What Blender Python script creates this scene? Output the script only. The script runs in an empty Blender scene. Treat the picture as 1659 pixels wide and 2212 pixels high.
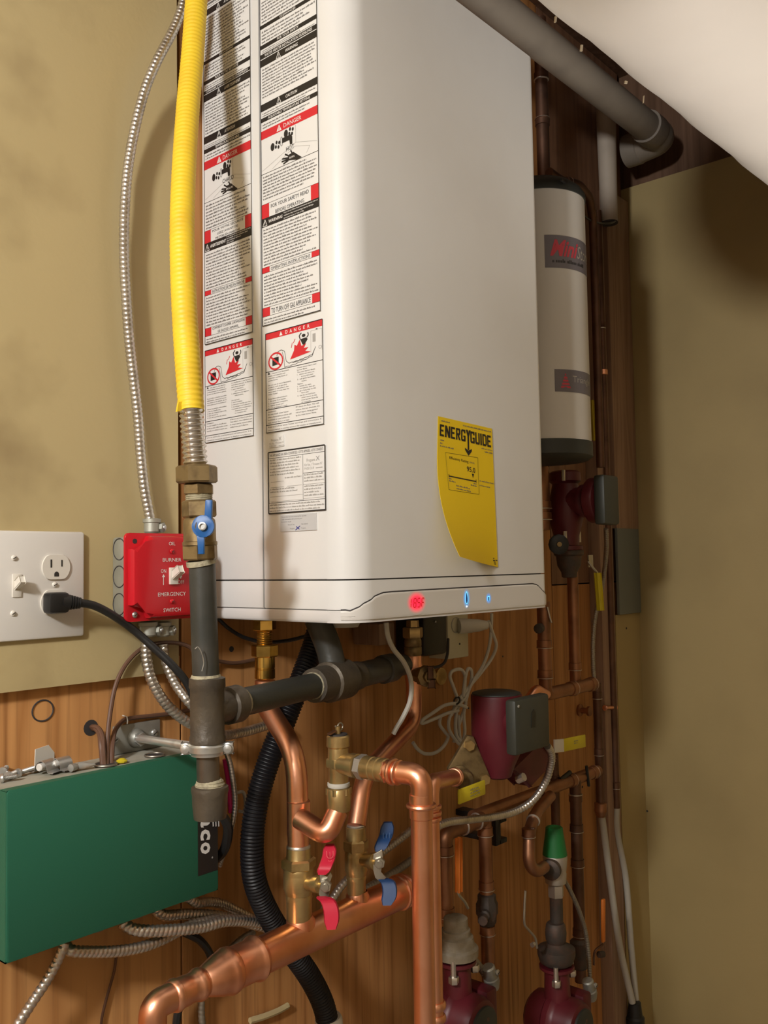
import bpy, bmesh, math, random
from mathutils import Vector, Matrix
random.seed(7)
SC = bpy.context.scene
COL = SC.collection
PI = math.pi

# ------------------------------------------------------------------ camera
YAW, PIT, ROL, F = 0.85320204, 0.05898078, -0.016576, 1969.1
CAM = Vector((0.0, -0.95, 1.45))
_f = Vector((math.sin(YAW)*math.cos(PIT), math.cos(YAW)*math.cos(PIT), math.sin(PIT)))
_r = Vector((math.cos(YAW), -math.sin(YAW), 0)); _u = _r.cross(_f)
CR = _r*math.cos(ROL) + _u*math.sin(ROL); CU = -_r*math.sin(ROL) + _u*math.cos(ROL); CF = _f
cam = bpy.data.cameras.new('camera'); cam.sensor_fit = 'HORIZONTAL'; cam.sensor_width = 36.0
cam.lens = F/1659*36.0; cam.clip_start = 0.02
co = bpy.data.objects.new('camera', cam); COL.objects.link(co)
m = Matrix((CR, CU, -CF)).transposed().to_4x4(); m.translation = CAM
co.matrix_world = m; SC.camera = co

# ------------------------------------------------------------------ light
W = bpy.data.worlds.new('world'); SC.world = W; W.use_nodes = True
W.node_tree.nodes['Background'].inputs[0].default_value = (1.0, 0.86, 0.68, 1)
W.node_tree.nodes['Background'].inputs[1].default_value = 0.035
def lamp(name, loc, energy, radius, color):
    l = bpy.data.lights.new(name, 'POINT'); l.energy = energy; l.shadow_soft_size = radius; l.color = color
    o = bpy.data.objects.new(name, l); COL.objects.link(o); o.location = loc; return o
lamp('bulb', (-0.85, -0.74, 2.13), 92.0, 0.085, (1.0, 0.985, 0.965))
# added fill spot with no lamp behind it, aimed up to brighten the duct
wl = bpy.data.lights.new('duct_fill', 'SPOT'); wl.energy = 58.0; wl.spot_size = math.radians(50); wl.spot_blend = 0.6; wl.shadow_soft_size = 0.06; wl.color = (1.0, 0.94, 0.86)
wo = bpy.data.objects.new('duct_fill', wl); COL.objects.link(wo); wo.location = (1.30, -0.86, 0.75)
wo.rotation_euler = (Vector((1.30, -0.72, 2.12))-wo.location).to_track_quat('-Z', 'Y').to_euler()
SC.view_settings.view_transform = 'Standard'; SC.view_settings.look = 'None'
SC.view_settings.exposure = 0.0; SC.view_settings.gamma = 1.0; SC.view_settings.use_curve_mapping = False
SC.cycles.use_denoising = True
SC.cycles.max_bounces = 7; SC.cycles.glossy_bounces = 4; SC.cycles.diffuse_bounces = 4
SC.cycles.caustics_reflective = False; SC.cycles.caustics_refractive = False; SC.cycles.sample_clamp_indirect = 4.0

# ------------------------------------------------------------------ photo -> room
# the room: wall face y=0 (x runs right along it, y into it), z up, metres; d = distance in front of the wall
def ray(x, y): return CF + CR*((x-829.5)/F) - CU*((y-1106)/F)
def P(x, y, d):
    v = ray(x, y); return CAM + v*((-d-CAM.y)/v.y)
def PX(x, y, X):
    v = ray(x, y); return CAM + v*((X-CAM.x)/v.x)
def PZ(x, y, Z):
    v = ray(x, y); return CAM + v*((Z-CAM.z)/v.z)
def PJ(p):
    q = Vector(p)-CAM; z = q.dot(CF); return 829.5+F*q.dot(CR)/z, 1106-F*q.dot(CU)/z
def dep(p): return (Vector(p)-CAM).dot(CF)
def S(px, p): return px*dep(p)/F            # size in metres of px pixels at p
def Ps(*a): return [P(*t) for t in a]
def V(*a): return Vector(a)
UP = V(0,0,1)

# ------------------------------------------------------------------ materials
def mat(name, col, rough=0.5, metal=0.0, var=None, vscale=8.0, bump=0.0, bscale=200.0, dark=None, dscale=4.0, spec=0.5, emit=None, trans=0.0, stretch=(1,1,1), lo=0.45, hi=0.7):
    m = bpy.data.materials.new(name); m.use_nodes = True
    nt = m.node_tree; b = nt.nodes['Principled BSDF']
    b.inputs['Base Color'].default_value = (*col, 1); b.inputs['Roughness'].default_value = rough
    b.inputs['Metallic'].default_value = metal; b.inputs['Specular IOR Level'].default_value = spec
    if trans: b.inputs['Transmission Weight'].default_value = trans
    if emit: b.inputs['Emission Color'].default_value = (*emit[:3], 1); b.inputs['Emission Strength'].default_value = emit[3]
    if var or bump or dark:
        tc = nt.nodes.new('ShaderNodeTexCoord'); mp = nt.nodes.new('ShaderNodeMapping'); mp.inputs['Scale'].default_value = stretch
        nt.links.new(tc.outputs['Object'], mp.inputs[0]); out = None
        def noise(sc, det=4):
            n = nt.nodes.new('ShaderNodeTexNoise'); n.inputs['Scale'].default_value = sc; n.inputs['Detail'].default_value = det
            nt.links.new(mp.outputs[0], n.inputs['Vector']); return n
        prev = None
        for c2, sc in ((var, vscale), (dark, dscale)):
            if not c2: continue
            n = noise(sc); rp = nt.nodes.new('ShaderNodeMapRange'); rp.inputs[1].default_value = lo; rp.inputs[2].default_value = hi
            nt.links.new(n.outputs['Fac'], rp.inputs[0])
            mx = nt.nodes.new('ShaderNodeMix'); mx.data_type = 'RGBA'
            nt.links.new(rp.outputs[0], mx.inputs[0])
            if prev: nt.links.new(prev, mx.inputs[6])
            else: mx.inputs[6].default_value = (*col, 1)
            mx.inputs[7].default_value = (*c2, 1); prev = mx.outputs[2]
        if prev: nt.links.new(prev, b.inputs['Base Color'])
        if bump:
            n = noise(bscale, 3); bp = nt.nodes.new('ShaderNodeBump'); bp.inputs['Strength'].default_value = bump; bp.inputs['Distance'].default_value = 0.002
            nt.links.new(n.outputs['Fac'], bp.inputs['Height']); nt.links.new(bp.outputs[0], b.inputs['Normal'])
    return m
def wood(name, c1, c2, c3, scale=1.0, rough=0.55):
    m = bpy.data.materials.new(name); m.use_nodes = True; nt = m.node_tree; b = nt.nodes['Principled BSDF']; b.inputs['Roughness'].default_value = rough
    b.inputs['Specular IOR Level'].default_value = 0.3
    tc = nt.nodes.new('ShaderNodeTexCoord')
    mp = nt.nodes.new('ShaderNodeMapping'); mp.inputs['Scale'].default_value = (1.9*scale, 1.9*scale, 0.12*scale); nt.links.new(tc.outputs['Object'], mp.inputs[0])
    n0 = nt.nodes.new('ShaderNodeTexNoise'); n0.inputs['Scale'].default_value = 5.0; n0.inputs['Detail'].default_value = 2.0; nt.links.new(mp.outputs[0], n0.inputs['Vector'])
    wv = nt.nodes.new('ShaderNodeMath'); wv.operation = 'MULTIPLY'; wv.inputs[1].default_value = 17.0; nt.links.new(n0.outputs['Fac'], wv.inputs[0])
    sn = nt.nodes.new('ShaderNodeMath'); sn.operation = 'PINGPONG'; sn.inputs[1].default_value = 1.0; nt.links.new(wv.outputs[0], sn.inputs[0])
    pw = nt.nodes.new('ShaderNodeMath'); pw.operation = 'POWER'; pw.inputs[1].default_value = 1.5; nt.links.new(sn.outputs[0], pw.inputs[0])
    mp2 = nt.nodes.new('ShaderNodeMapping'); mp2.inputs['Scale'].default_value = (160*scale, 160*scale, 5*scale); nt.links.new(tc.outputs['Object'], mp2.inputs[0])
    n2 = nt.nodes.new('ShaderNodeTexNoise'); n2.inputs['Scale'].default_value = 1.0; n2.inputs['Detail'].default_value = 3.0; nt.links.new(mp2.outputs[0], n2.inputs['Vector'])
    r2 = nt.nodes.new('ShaderNodeMapRange'); r2.inputs[1].default_value = 0.5; r2.inputs[2].default_value = 0.75; nt.links.new(n2.outputs['Fac'], r2.inputs[0])
    m1 = nt.nodes.new('ShaderNodeMix'); m1.data_type = 'RGBA'; m1.inputs[6].default_value = (*c1, 1); m1.inputs[7].default_value = (*c2, 1); nt.links.new(pw.outputs[0], m1.inputs[0])
    m2 = nt.nodes.new('ShaderNodeMix'); m2.data_type = 'RGBA'; m2.inputs[7].default_value = (*c3, 1); nt.links.new(m1.outputs[2], m2.inputs[6])
    ml = nt.nodes.new('ShaderNodeMath'); ml.operation = 'MULTIPLY'; ml.inputs[1].default_value = 0.55; nt.links.new(r2.outputs[0], ml.inputs[0]); nt.links.new(ml.outputs[0], m2.inputs[0])
    nt.links.new(m2.outputs[2], b.inputs['Base Color'])
    return m
M = dict(
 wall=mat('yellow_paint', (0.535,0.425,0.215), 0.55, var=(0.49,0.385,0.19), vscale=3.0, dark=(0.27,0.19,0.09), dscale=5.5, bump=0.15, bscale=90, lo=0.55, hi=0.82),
 wallr=mat('yellow_paint_shaded', (0.39,0.295,0.128), 0.6, var=(0.34,0.255,0.11), vscale=4.0, bump=0.15, bscale=90),  # same yellow paint, darkened in colour for the dimmer right wall
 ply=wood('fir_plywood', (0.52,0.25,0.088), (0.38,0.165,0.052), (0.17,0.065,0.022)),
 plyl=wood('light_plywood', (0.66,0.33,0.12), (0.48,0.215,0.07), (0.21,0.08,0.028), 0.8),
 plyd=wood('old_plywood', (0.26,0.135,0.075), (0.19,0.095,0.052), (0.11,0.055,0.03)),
 batten=wood('batten_pine', (0.34,0.215,0.14), (0.26,0.155,0.10), (0.16,0.09,0.06), 1.6),
 joist=wood('joist_wood', (0.18,0.10,0.06), (0.13,0.07,0.04), (0.08,0.04,0.025)),
 roomw=mat('room_paint', (0.40,0.33,0.23), 0.7), ceil=mat('ceiling_white', (0.75,0.70,0.62), 0.8),
 floor=mat('concrete', (0.30,0.28,0.25), 0.8, var=(0.22,0.2,0.18), vscale=5),
 white=mat('white_enamel', (0.79,0.785,0.765), 0.32, bump=0.03, bscale=900, var=(0.755,0.745,0.72), vscale=6),
 gap=mat('seam_dark', (0.04,0.035,0.035), 0.7),
 tray=mat('white_plastic_trim', (0.70,0.68,0.66), 0.4),
 panel=mat('panel_plastic', (0.70,0.675,0.635), 0.4),
 paper=mat('label_paper', (0.79,0.785,0.77), 0.35), ink=mat('black_ink', (0.018,0.016,0.016), 0.4), grey=mat('grey_ink', (0.19,0.18,0.175), 0.5), lgrey=mat('pale_ink', (0.40,0.385,0.365), 0.5),
 red=mat('red_ink', (0.62,0.025,0.035), 0.4), wink=mat('white_ink', (0.82,0.80,0.77), 0.4), foil=mat('foil_label', (0.56,0.56,0.56), 0.4), blueink=mat('blue_pen', (0.03,0.03,0.25), 0.5),
 energy=mat('yellow_paper', (0.90,0.63,0.013), 0.55), 
 hose=mat('yellow_jacket', (0.86,0.60,0.03), 0.5, var=(0.78,0.50,0.03), vscale=20), csst=mat('stainless', (0.72,0.69,0.64), 0.26, 1.0),
 brassold=mat('dull_brass', (0.29,0.21,0.10), 0.45, 0.75, var=(0.15,0.10,0.05), vscale=60), brass=mat('brass', (0.55,0.40,0.18), 0.34, 0.85, var=(0.42,0.29,0.12), vscale=50),
 gold=mat('bright_brass', (0.80,0.53,0.14), 0.22, 1.0, var=(0.55,0.33,0.08), vscale=60),
 iron=mat('black_iron', (0.046,0.048,0.042), 0.42, 0.3, var=(0.085,0.08,0.07), vscale=14, bump=0.1, bscale=300), malle=mat('malleable_iron', (0.105,0.085,0.06), 0.5, 0.35, var=(0.06,0.05,0.04), vscale=25, bump=0.35, bscale=160),
 iron2=mat('bare_steel_pipe', (0.17,0.145,0.115), 0.38, 0.7, var=(0.09,0.075,0.06), vscale=18),
 dope=mat('pipe_dope', (0.42,0.38,0.26), 0.7, var=(0.22,0.19,0.13), vscale=120, bump=0.5, bscale=400),
 blue=mat('blue_handle', (0.012,0.10,0.33), 0.4), zinc=mat('galvanized', (0.60,0.60,0.58), 0.34, 0.8, var=(0.44,0.45,0.44), vscale=40), zincp=mat('zinc_plate', (0.40,0.40,0.36), 0.45, 0.6, var=(0.31,0.31,0.28), vscale=30), mc=mat('steel_armour', (0.64,0.60,0.54), 0.30, 0.9, var=(0.48,0.44,0.38), vscale=60), mcd=mat('dull_armour', (0.33,0.30,0.25), 0.45, 0.8),
 boxg=mat('box_steel', (0.42,0.42,0.36), 0.5, 0.5, var=(0.34,0.34,0.29), vscale=40),
 redp=mat('red_paint', (0.56,0.012,0.022), 0.25, bump=0.05, bscale=150), plate=mat('white_plate', (0.74,0.71,0.66), 0.35), ivory=mat('device_white', (0.76,0.72,0.64), 0.35), slot=mat('slot_dark', (0.03,0.025,0.02), 0.8),
 black=mat('black_rubber', (0.012,0.012,0.012), 0.4), loom=mat('black_loom', (0.006,0.006,0.008), 0.45, spec=0.35), green=mat('green_paint', (0.024,0.135,0.08), 0.5, bump=0.12, bscale=500, spec=0.3), dust=mat('dusty_top', (0.40,0.38,0.31), 0.85, var=(0.26,0.26,0.2), vscale=25), brown=mat('brown_jacket', (0.13,0.065,0.04), 0.42),
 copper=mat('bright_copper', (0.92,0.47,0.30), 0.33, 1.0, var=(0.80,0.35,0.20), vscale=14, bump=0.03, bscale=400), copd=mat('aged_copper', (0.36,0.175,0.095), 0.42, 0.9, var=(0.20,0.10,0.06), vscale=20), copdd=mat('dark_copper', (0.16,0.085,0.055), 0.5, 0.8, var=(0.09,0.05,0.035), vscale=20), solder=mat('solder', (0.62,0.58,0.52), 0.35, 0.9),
 hred=mat('red_vinyl', (0.58,0.012,0.045), 0.45), hblue=mat('blue_vinyl', (0.012,0.05,0.16), 0.45), orange=mat('orange_vinyl', (0.62,0.17,0.02), 0.5), yel=mat('yellow_vinyl', (0.60,0.48,0.02), 0.5),
 pvc=mat('grey_pvc', (0.25,0.215,0.175), 0.5, var=(0.2,0.17,0.14), vscale=10),  vent=mat('vent_grey', (0.46,0.395,0.32), 0.6, var=(0.38,0.32,0.26), vscale=12), tank=mat('tank_white', (0.62,0.59,0.54), 0.4), cap=mat('tank_cap', (0.030,0.033,0.029), 0.5), tlab=mat('tank_label', (0.16,0.145,0.16), 0.45), tred=mat('label_red', (0.56,0.05,0.075), 0.5), 
 pump=mat('maroon_paint', (0.115,0.011,0.018), 0.42, var=(0.085,0.009,0.014), vscale=15), ctrl=mat('grey_box', (0.042,0.044,0.034), 0.5), rust=mat('rusty_flange', (0.075,0.06,0.05), 0.6, 0.4, var=(0.12,0.07,0.05), vscale=50, bump=0.3, bscale=150), grime=mat('mineral_crust', (0.27,0.225,0.155), 0.7, 0.2, var=(0.36,0.32,0.26), vscale=50, bump=0.5, bscale=150),
 silver=mat('nickel_body', (0.46,0.42,0.37), 0.4, 0.7), gcap=mat('green_cap', (0.008,0.14,0.03), 0.5), cord=mat('white_cord', (0.60,0.57,0.50), 0.5), tube=mat('white_tube', (0.42,0.39,0.33), 0.55), cream=mat('cream_box', (0.58,0.54,0.38), 0.5), panelgrey=mat('grey_sheet', (0.155,0.165,0.145), 0.55),
 duct=mat('duct_wrap', (0.80,0.755,0.71), 0.35, var=(0.75,0.70,0.655), vscale=3.5, bump=0.25, bscale=14), pinkw=mat('pink_tube', (0.55,0.02,0.13), 0.3), clear=mat('clear_vinyl', (0.7,0.68,0.62), 0.15, trans=0.6), paperw=mat('paper_scrap', (0.66,0.63,0.56), 0.7), fluff=mat('fluff', (0.5,0.42,0.3), 0.9), shim=mat('pale_wood', (0.48,0.38,0.2), 0.8), alum=mat('lever_steel', (0.48,0.45,0.38), 0.35, 0.9),
 led=mat('red_led', (0.3,0,0), 0.4, emit=(1.0,0.0,0.02,1.0)), ledb=mat('blue_led', (0,0.1,0.3), 0.4, emit=(0.22,0.75,1.0,1.3)), ledw=mat('white_led', (0.3,0.3,0.3), 0.4, emit=(0.8,0.95,1.0,1.5)), ledd=mat('led_core', (0.01,0.03,0.08), 0.4, emit=(0.0,0.05,0.3,0.3)), ledk=mat('digit_red', (0.1,0.0,0.0), 0.4, emit=(0.42,0.0,0.0,1.0)),
)
def glow_mat(name, col, strength, radius, flat):
    # glow around digits and icons painted as emission, fading to bare panel plastic
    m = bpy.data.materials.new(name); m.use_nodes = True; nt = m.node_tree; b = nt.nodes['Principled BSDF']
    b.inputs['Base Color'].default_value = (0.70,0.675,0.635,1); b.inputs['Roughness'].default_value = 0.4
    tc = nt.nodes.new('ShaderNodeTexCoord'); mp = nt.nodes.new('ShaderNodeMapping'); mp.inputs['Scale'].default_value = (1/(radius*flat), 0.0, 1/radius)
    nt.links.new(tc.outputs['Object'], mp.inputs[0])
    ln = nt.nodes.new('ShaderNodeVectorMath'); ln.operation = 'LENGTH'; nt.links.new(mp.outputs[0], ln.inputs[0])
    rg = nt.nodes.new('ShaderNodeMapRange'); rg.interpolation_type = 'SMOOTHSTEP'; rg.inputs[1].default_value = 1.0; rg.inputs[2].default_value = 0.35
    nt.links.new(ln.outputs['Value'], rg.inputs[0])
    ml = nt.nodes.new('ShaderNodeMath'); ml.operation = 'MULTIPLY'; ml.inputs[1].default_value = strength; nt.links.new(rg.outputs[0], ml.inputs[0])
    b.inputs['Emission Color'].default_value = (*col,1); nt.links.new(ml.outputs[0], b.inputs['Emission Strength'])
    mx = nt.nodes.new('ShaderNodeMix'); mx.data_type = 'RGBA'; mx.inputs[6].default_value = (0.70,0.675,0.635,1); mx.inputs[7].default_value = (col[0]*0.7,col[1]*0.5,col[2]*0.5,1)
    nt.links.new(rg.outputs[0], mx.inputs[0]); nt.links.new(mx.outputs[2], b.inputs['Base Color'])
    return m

# ------------------------------------------------------------------ objects
def _mesh(name, bm, m, org):
    me = bpy.data.meshes.new(name)
    bmesh.ops.recalc_face_normals(bm, faces=bm.faces)
    bmesh.ops.translate(bm, verts=bm.verts, vec=-org)
    bm.to_mesh(me); bm.free()
    me.polygons.foreach_set('use_smooth', [True]*len(me.polygons)); me.set_sharp_from_angle(angle=math.radians(38))
    me.materials.append(M[m] if isinstance(m, str) else m)
    return me
def world(o):
    v = Vector(o.location)
    while o.parent: o = o.parent; v += o.location
    return v
def thing(name, label, cat, base, group=None):
    o = bpy.data.objects.new(name, None); COL.objects.link(o); o.location = base; o.empty_display_size = 0.02
    o['label'] = label; o['category'] = cat
    if group: o['group'] = group
    return o
def part(par, name, bm, m, label=None):
    o = bpy.data.objects.new(name, _mesh(name, bm, m, world(par))); COL.objects.link(o); o.parent = par
    if label: o['label'] = label
    return o
def solo(name, label, cat, bm, m, group=None):
    xs = [v.co for v in bm.verts]; lo = Vector([min(c[i] for c in xs) for i in range(3)]); hi = Vector([max(c[i] for c in xs) for i in range(3)])
    org = Vector(((lo.x+hi.x)/2, (lo.y+hi.y)/2, lo.z))
    o = bpy.data.objects.new(name, _mesh(name, bm, m, org)); COL.objects.link(o); o.location = org
    o['label'] = label; o['category'] = cat
    if group: o['group'] = group
    return o
def struct(name, bm, m, par=None):
    org = world(par) if par else Vector((0,0,0))
    o = bpy.data.objects.new(name, _mesh(name, bm, m, org)); COL.objects.link(o)
    if par: o.parent = par
    else: o['kind'] = 'structure'
    return o
B = bmesh.new

# ------------------------------------------------------------------ shapes
def box(bm, x0, x1, y0, y1, z0, z1, bev=0.0, seg=2):
    r = bmesh.ops.create_cube(bm, size=1.0); vs = r['verts']
    for v in vs: v.co = Vector(((x0+x1)/2+v.co.x*(x1-x0), (y0+y1)/2+v.co.y*(y1-y0), (z0+z1)/2+v.co.z*(z1-z0)))
    if bev: bmesh.ops.bevel(bm, geom=list({e for v in vs for e in v.link_edges}), offset=bev, segments=seg, affect='EDGES', profile=0.5)
    return bm
def obox(bm, c, ax, ay, az, bev=0.0):           # box from centre and three half-axis vectors
    r = bmesh.ops.create_cube(bm, size=2.0); vs = r['verts']
    for v in vs: v.co = Vector(c) + ax*v.co.x + ay*v.co.y + az*v.co.z
    if bev: bmesh.ops.bevel(bm, geom=list({e for v in vs for e in v.link_edges}), offset=bev, segments=2, affect='EDGES', profile=0.5)
    return bm
def frame(ax):
    ax = Vector(ax).normalized(); a = UP if abs(ax.z) < 0.9 else V(0,1,0)
    n = ax.cross(a).normalized(); return ax, n, ax.cross(n).normalized()
def lathe(bm, p0, axis, prof, seg=20, phase=0.0):
    ax, n, b = frame(axis); p0 = Vector(p0); rings = []
    for t, r in prof:
        rings.append([bm.verts.new(p0+ax*t+(n*math.cos(2*PI*i/seg+phase)+b*math.sin(2*PI*i/seg+phase))*max(r,1e-5)) for i in range(seg)])
    for a, c in zip(rings, rings[1:]):
        for i in range(seg): bm.faces.new((a[i], a[(i+1)%seg], c[(i+1)%seg], c[i]))
    bm.faces.new(rings[0][::-1]); bm.faces.new(rings[-1]); return bm
def cyl(bm, p0, p1, r, seg=16, bev=0.0):
    p0 = Vector(p0); L = (Vector(p1)-p0).length; b = min(bev, r*0.6, L*0.4)
    pr = [(0,r-b),(b,r),(L-b,r),(L,r-b)] if b else [(0,r),(L,r)]
    return lathe(bm, p0, Vector(p1)-p0, pr, seg)
def hexn(bm, p0, p1, r, phase=0.3): 
    p0 = Vector(p0); L = (Vector(p1)-p0).length
    return lathe(bm, p0, Vector(p1)-p0, [(0,r*0.9),(L*0.1,r),(L*0.9,r),(L,r*0.9)], 6, phase)
def catmull(pts, n=10):
    pts = [Vector(p) for p in pts]; q = [pts[0]*2-pts[1]] + pts + [pts[-1]*2-pts[-2]]; out = []
    for i in range(1, len(q)-2):
        a, b, c, d = q[i-1:i+3]
        for k in range(n):
            t = k/n; out.append(0.5*((2*b)+(c-a)*t+(2*a-5*b+4*c-d)*t*t+(3*b-a-3*c+d)*t**3))
    out.append(pts[-1]); return out
def fillet(pts, R, n=8):
    pts = [Vector(p) for p in pts]; out = [pts[0]]
    for a, b, c in zip(pts, pts[1:], pts[2:]):
        d1 = (a-b); d2 = (c-b); r = min(R, d1.length*0.49, d2.length*0.49); p = b+d1.normalized()*r; q = b+d2.normalized()*r
        for k in range(n+1):
            t = k/n; out.append(p*(1-t)**2+b*2*t*(1-t)+q*t*t)
    out.append(pts[-1]); return out
def resample(pts, step):
    out = [pts[0].copy()]; acc = 0.0
    for a, b in zip(pts, pts[1:]):
        L = (b-a).length
        if L < 1e-9: continue
        t = step-acc
        while t <= L: out.append(a.lerp(b, t/L)); t += step
        acc = (acc+L) % step
    if len(out) < 2: out.append(pts[-1].copy())
    return out
def tube(bm, pts, r, seg=14, cap=True):
    pts = [Vector(p) for p in pts]; n = None; rings = []; s = 0.0
    for i, p in enumerate(pts):
        t = (pts[min(i+1,len(pts)-1)]-pts[max(i-1,0)]).normalized()
        if n is None: n = frame(t)[1]
        n = (n-t*n.dot(t)).normalized(); b = t.cross(n)
        if i: s += (p-pts[i-1]).length
        ring = []
        for k in range(seg):
            th = 2*PI*k/seg; rr = r(s, k/seg) if callable(r) else r
            ring.append(bm.verts.new(p+(n*math.cos(th)+b*math.sin(th))*rr))
        rings.append(ring)
    for a, c in zip(rings, rings[1:]):
        for k in range(seg): bm.faces.new((a[k], a[(k+1)%seg], c[(k+1)%seg], c[k]))
    if cap: bm.faces.new(rings[0][::-1]); bm.faces.new(rings[-1])
    return bm
def armour(pts, R, pitch=0.0056, seg=12, deep=0.2):      # helically wound steel armour
    p = resample(catmull(pts, 14), pitch/5)
    return tube(B(), p, lambda s, u: R*(1-deep+deep*abs(math.sin(PI*((s/pitch+u) % 1.0)))**0.55), seg)
def rings(pts, R, pitch, deep, seg=18, k=6):
    p = resample(pts, pitch/k)
    return tube(B(), p, lambda s, u: R*(1-deep*(0.5+0.5*math.cos(2*PI*s/pitch))), seg)
def cable(pts, R, seg=10, n=10): return tube(B(), catmull(pts, n), R, seg)
def prism(bm, poly, O, U, Vv, N, t, bev=0.0):            # polygon (u,v) extruded by t along N
    a = [bm.verts.new(O+U*u+Vv*v) for u, v in poly]; b = [bm.verts.new(O+U*u+Vv*v+N*t) for u, v in poly]
    n = len(a); f0 = bm.faces.new(a[::-1]); f1 = bm.faces.new(b)
    for i in range(n): bm.faces.new((a[i], a[(i+1)%n], b[(i+1)%n], b[i]))
    if bev: bmesh.ops.bevel(bm, geom=list(f1.edges), offset=bev, segments=2, affect='EDGES', profile=0.5)
    return bm
def screw(par, c, N, r, m='zinc', name='screw'):
    bm = B(); N = Vector(N).normalized(); c = Vector(c); lathe(bm, c, N, [(-0.001,r),(r*0.25,r),(r*0.6,r*0.7),(r*0.72,r*0.2)], 12)
    o = part(par, name, bm, m); ax, u, v = frame(N)
    b2 = B(); obox(b2, c+N*r*0.66, (u+v*0.6).normalized()*r*0.62, (v-u*0.6).normalized()*r*0.12, N*r*0.12)
    part(o, 'screw_slot', b2, 'slot'); return o
_font = {}
def glyphs(s, off=0.0):
    k = (s, off)
    if k not in _font:
        c = bpy.data.curves.new('t', 'FONT'); c.body = s; c.size = 1.0; c.resolution_u = 2; c.offset = off; c.align_x = 'LEFT'
        o = bpy.data.objects.new('t', c); COL.objects.link(o); dg = bpy.context.evaluated_depsgraph_get(); me = o.evaluated_get(dg).to_mesh()
        vs = [tuple(v.co) for v in me.vertices]; fs = [tuple(p.vertices) for p in me.polygons]
        o.to_mesh_clear(); COL.objects.unlink(o); bpy.data.objects.remove(o); bpy.data.curves.remove(c)
        xs = [v[0] for v in vs] or [0]; ys = [v[1] for v in vs] or [0]
        _font[k] = (vs, fs, min(xs), max(xs), min(ys), max(ys))
    return _font[k]
class Sheet:                                             # flat print on a surface: O origin, U right, Vv up, N out
    def __init__(s, O, U, Vv, N): s.O, s.U, s.V, s.N = Vector(O), Vector(U), Vector(Vv), Vector(N); s.b = {}
    def pt(s, u, v, h=0): return s.O+s.U*u+s.V*v+s.N*h
    def bm(s, c): return s.b.setdefault(c, B())
    def poly(s, pts, c, h=0.00015):
        s.k = getattr(s, 'k', 0)+1; h += (s.k % 40)*1.5e-6; bm = s.bm(c); bm.faces.new([bm.verts.new(s.pt(u, v, h)) for u, v in pts])
    def rect(s, u0, v0, u1, v1, c, h=0.00015): s.poly([(u0,v0),(u1,v0),(u1,v1),(u0,v1)], c, h)
    def line(s, a, b, w, c, h=0.00016):
        a = Vector(a); b = Vector(b); n = (b-a).normalized(); n = Vector((-n.y, n.x))*w/2; s.poly([a-n, b-n, b+n, a+n], c, h)
    def loop(s, pts, w, c, h=0.00016, close=True):
        for a, b in zip(pts, pts[1:]+(pts[:1] if close else [])): s.line(a, b, w, c, h)
    def text(s, t, u, v, hgt, c, width=None, align='L', h=0.0003, off=0.0, shear=0.0, rot=0.0, maxw=None, sx=1.0):
        vs, fs, x0, x1, y0, y1 = glyphs(t, off); k = hgt/0.73; kx = k*sx
        if width: kx = width/max(x1-x0, 1e-6)
        if maxw and (x1-x0)*kx > maxw: kx = maxw/(x1-x0)
        w = (x1-x0)*kx; du = {'L':0, 'C':-w/2, 'R':-w}[align]; bm = s.bm(c); cr, sr = math.cos(rot), math.sin(rot)
        nv = []
        for x, y, _ in vs:
            a, b = (x-x0)*kx+du+y*k*shear, y*k; nv.append(bm.verts.new(s.pt(u+a*cr-b*sr, v+a*sr+b*cr, h)))
        for f in fs:
            try: bm.faces.new([nv[i] for i in f])
            except ValueError: pass
    def greek(s, u0, u1, v0, lead, n, c, h=0.0003, rag=0.35, seed=0):   # lines too small to read in the photo
        rn = random.Random(seed)
        bm = s.bm(c)
        for i in range(n):
            u = u0; end = u1-(u1-u0)*rag*rn.random()**2; v = v0-lead*i; w = lead*0.30
            while u < end:
                for k in range(rn.randint(2, 9)):
                    if u > end: break
                    hh = lead*rn.choice((0.36,0.36,0.36,0.55)); ww = w*rn.choice((0.5,0.9,0.9))
                    bm.faces.new([bm.verts.new(s.pt(*p, h)) for p in ((u,v),(u+ww*0.72,v),(u+ww*0.72,v+hh),(u,v+hh))]); u += ww
                u += w*0.8
    def build(s, par, name='lettering'):
        for c, bm in s.b.items():
            if len(bm.verts): part(par, name, bm, c)['kind'] = 'stuff'
# ================================================================== the setting
XRW = 1.981; ZTOP = 2.335
xdw = P(385,1000,0).x; zdw = P(155,1479,0).z; pd = -0.012
wb = B(); box(wb, -2.5, xdw, 0, 0.012, zdw, 2.62)
wall_back = struct('wall_back', wb, 'wall')
xs1 = P(391,1570,pd).x; xs2 = P(1196,1400,pd).x; zs = P(1230,1262,pd).z
def ply(x0, x1, z0, z1, m='ply'):
    bm = B(); box(bm, x0+0.0012, x1-0.0012, 0.012, 0.03, z0+0.0012, z1-0.0012, 0.0008, 1); struct('plywood_sheet', bm, m, wall_back)
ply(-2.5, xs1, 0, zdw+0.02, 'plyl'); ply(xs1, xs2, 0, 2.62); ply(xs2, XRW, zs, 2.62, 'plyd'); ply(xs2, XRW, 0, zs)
bm = B(); box(bm, -2.5, XRW+0.1, 0.03, 0.06, 0, 2.7); struct('backing_board', bm, 'gap', wall_back)
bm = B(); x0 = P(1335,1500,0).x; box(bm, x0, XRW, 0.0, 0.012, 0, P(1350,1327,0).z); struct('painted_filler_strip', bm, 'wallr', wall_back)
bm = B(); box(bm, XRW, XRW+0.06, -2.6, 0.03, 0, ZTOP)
wall_right = struct('wall_right', bm, 'wallr')
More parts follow.
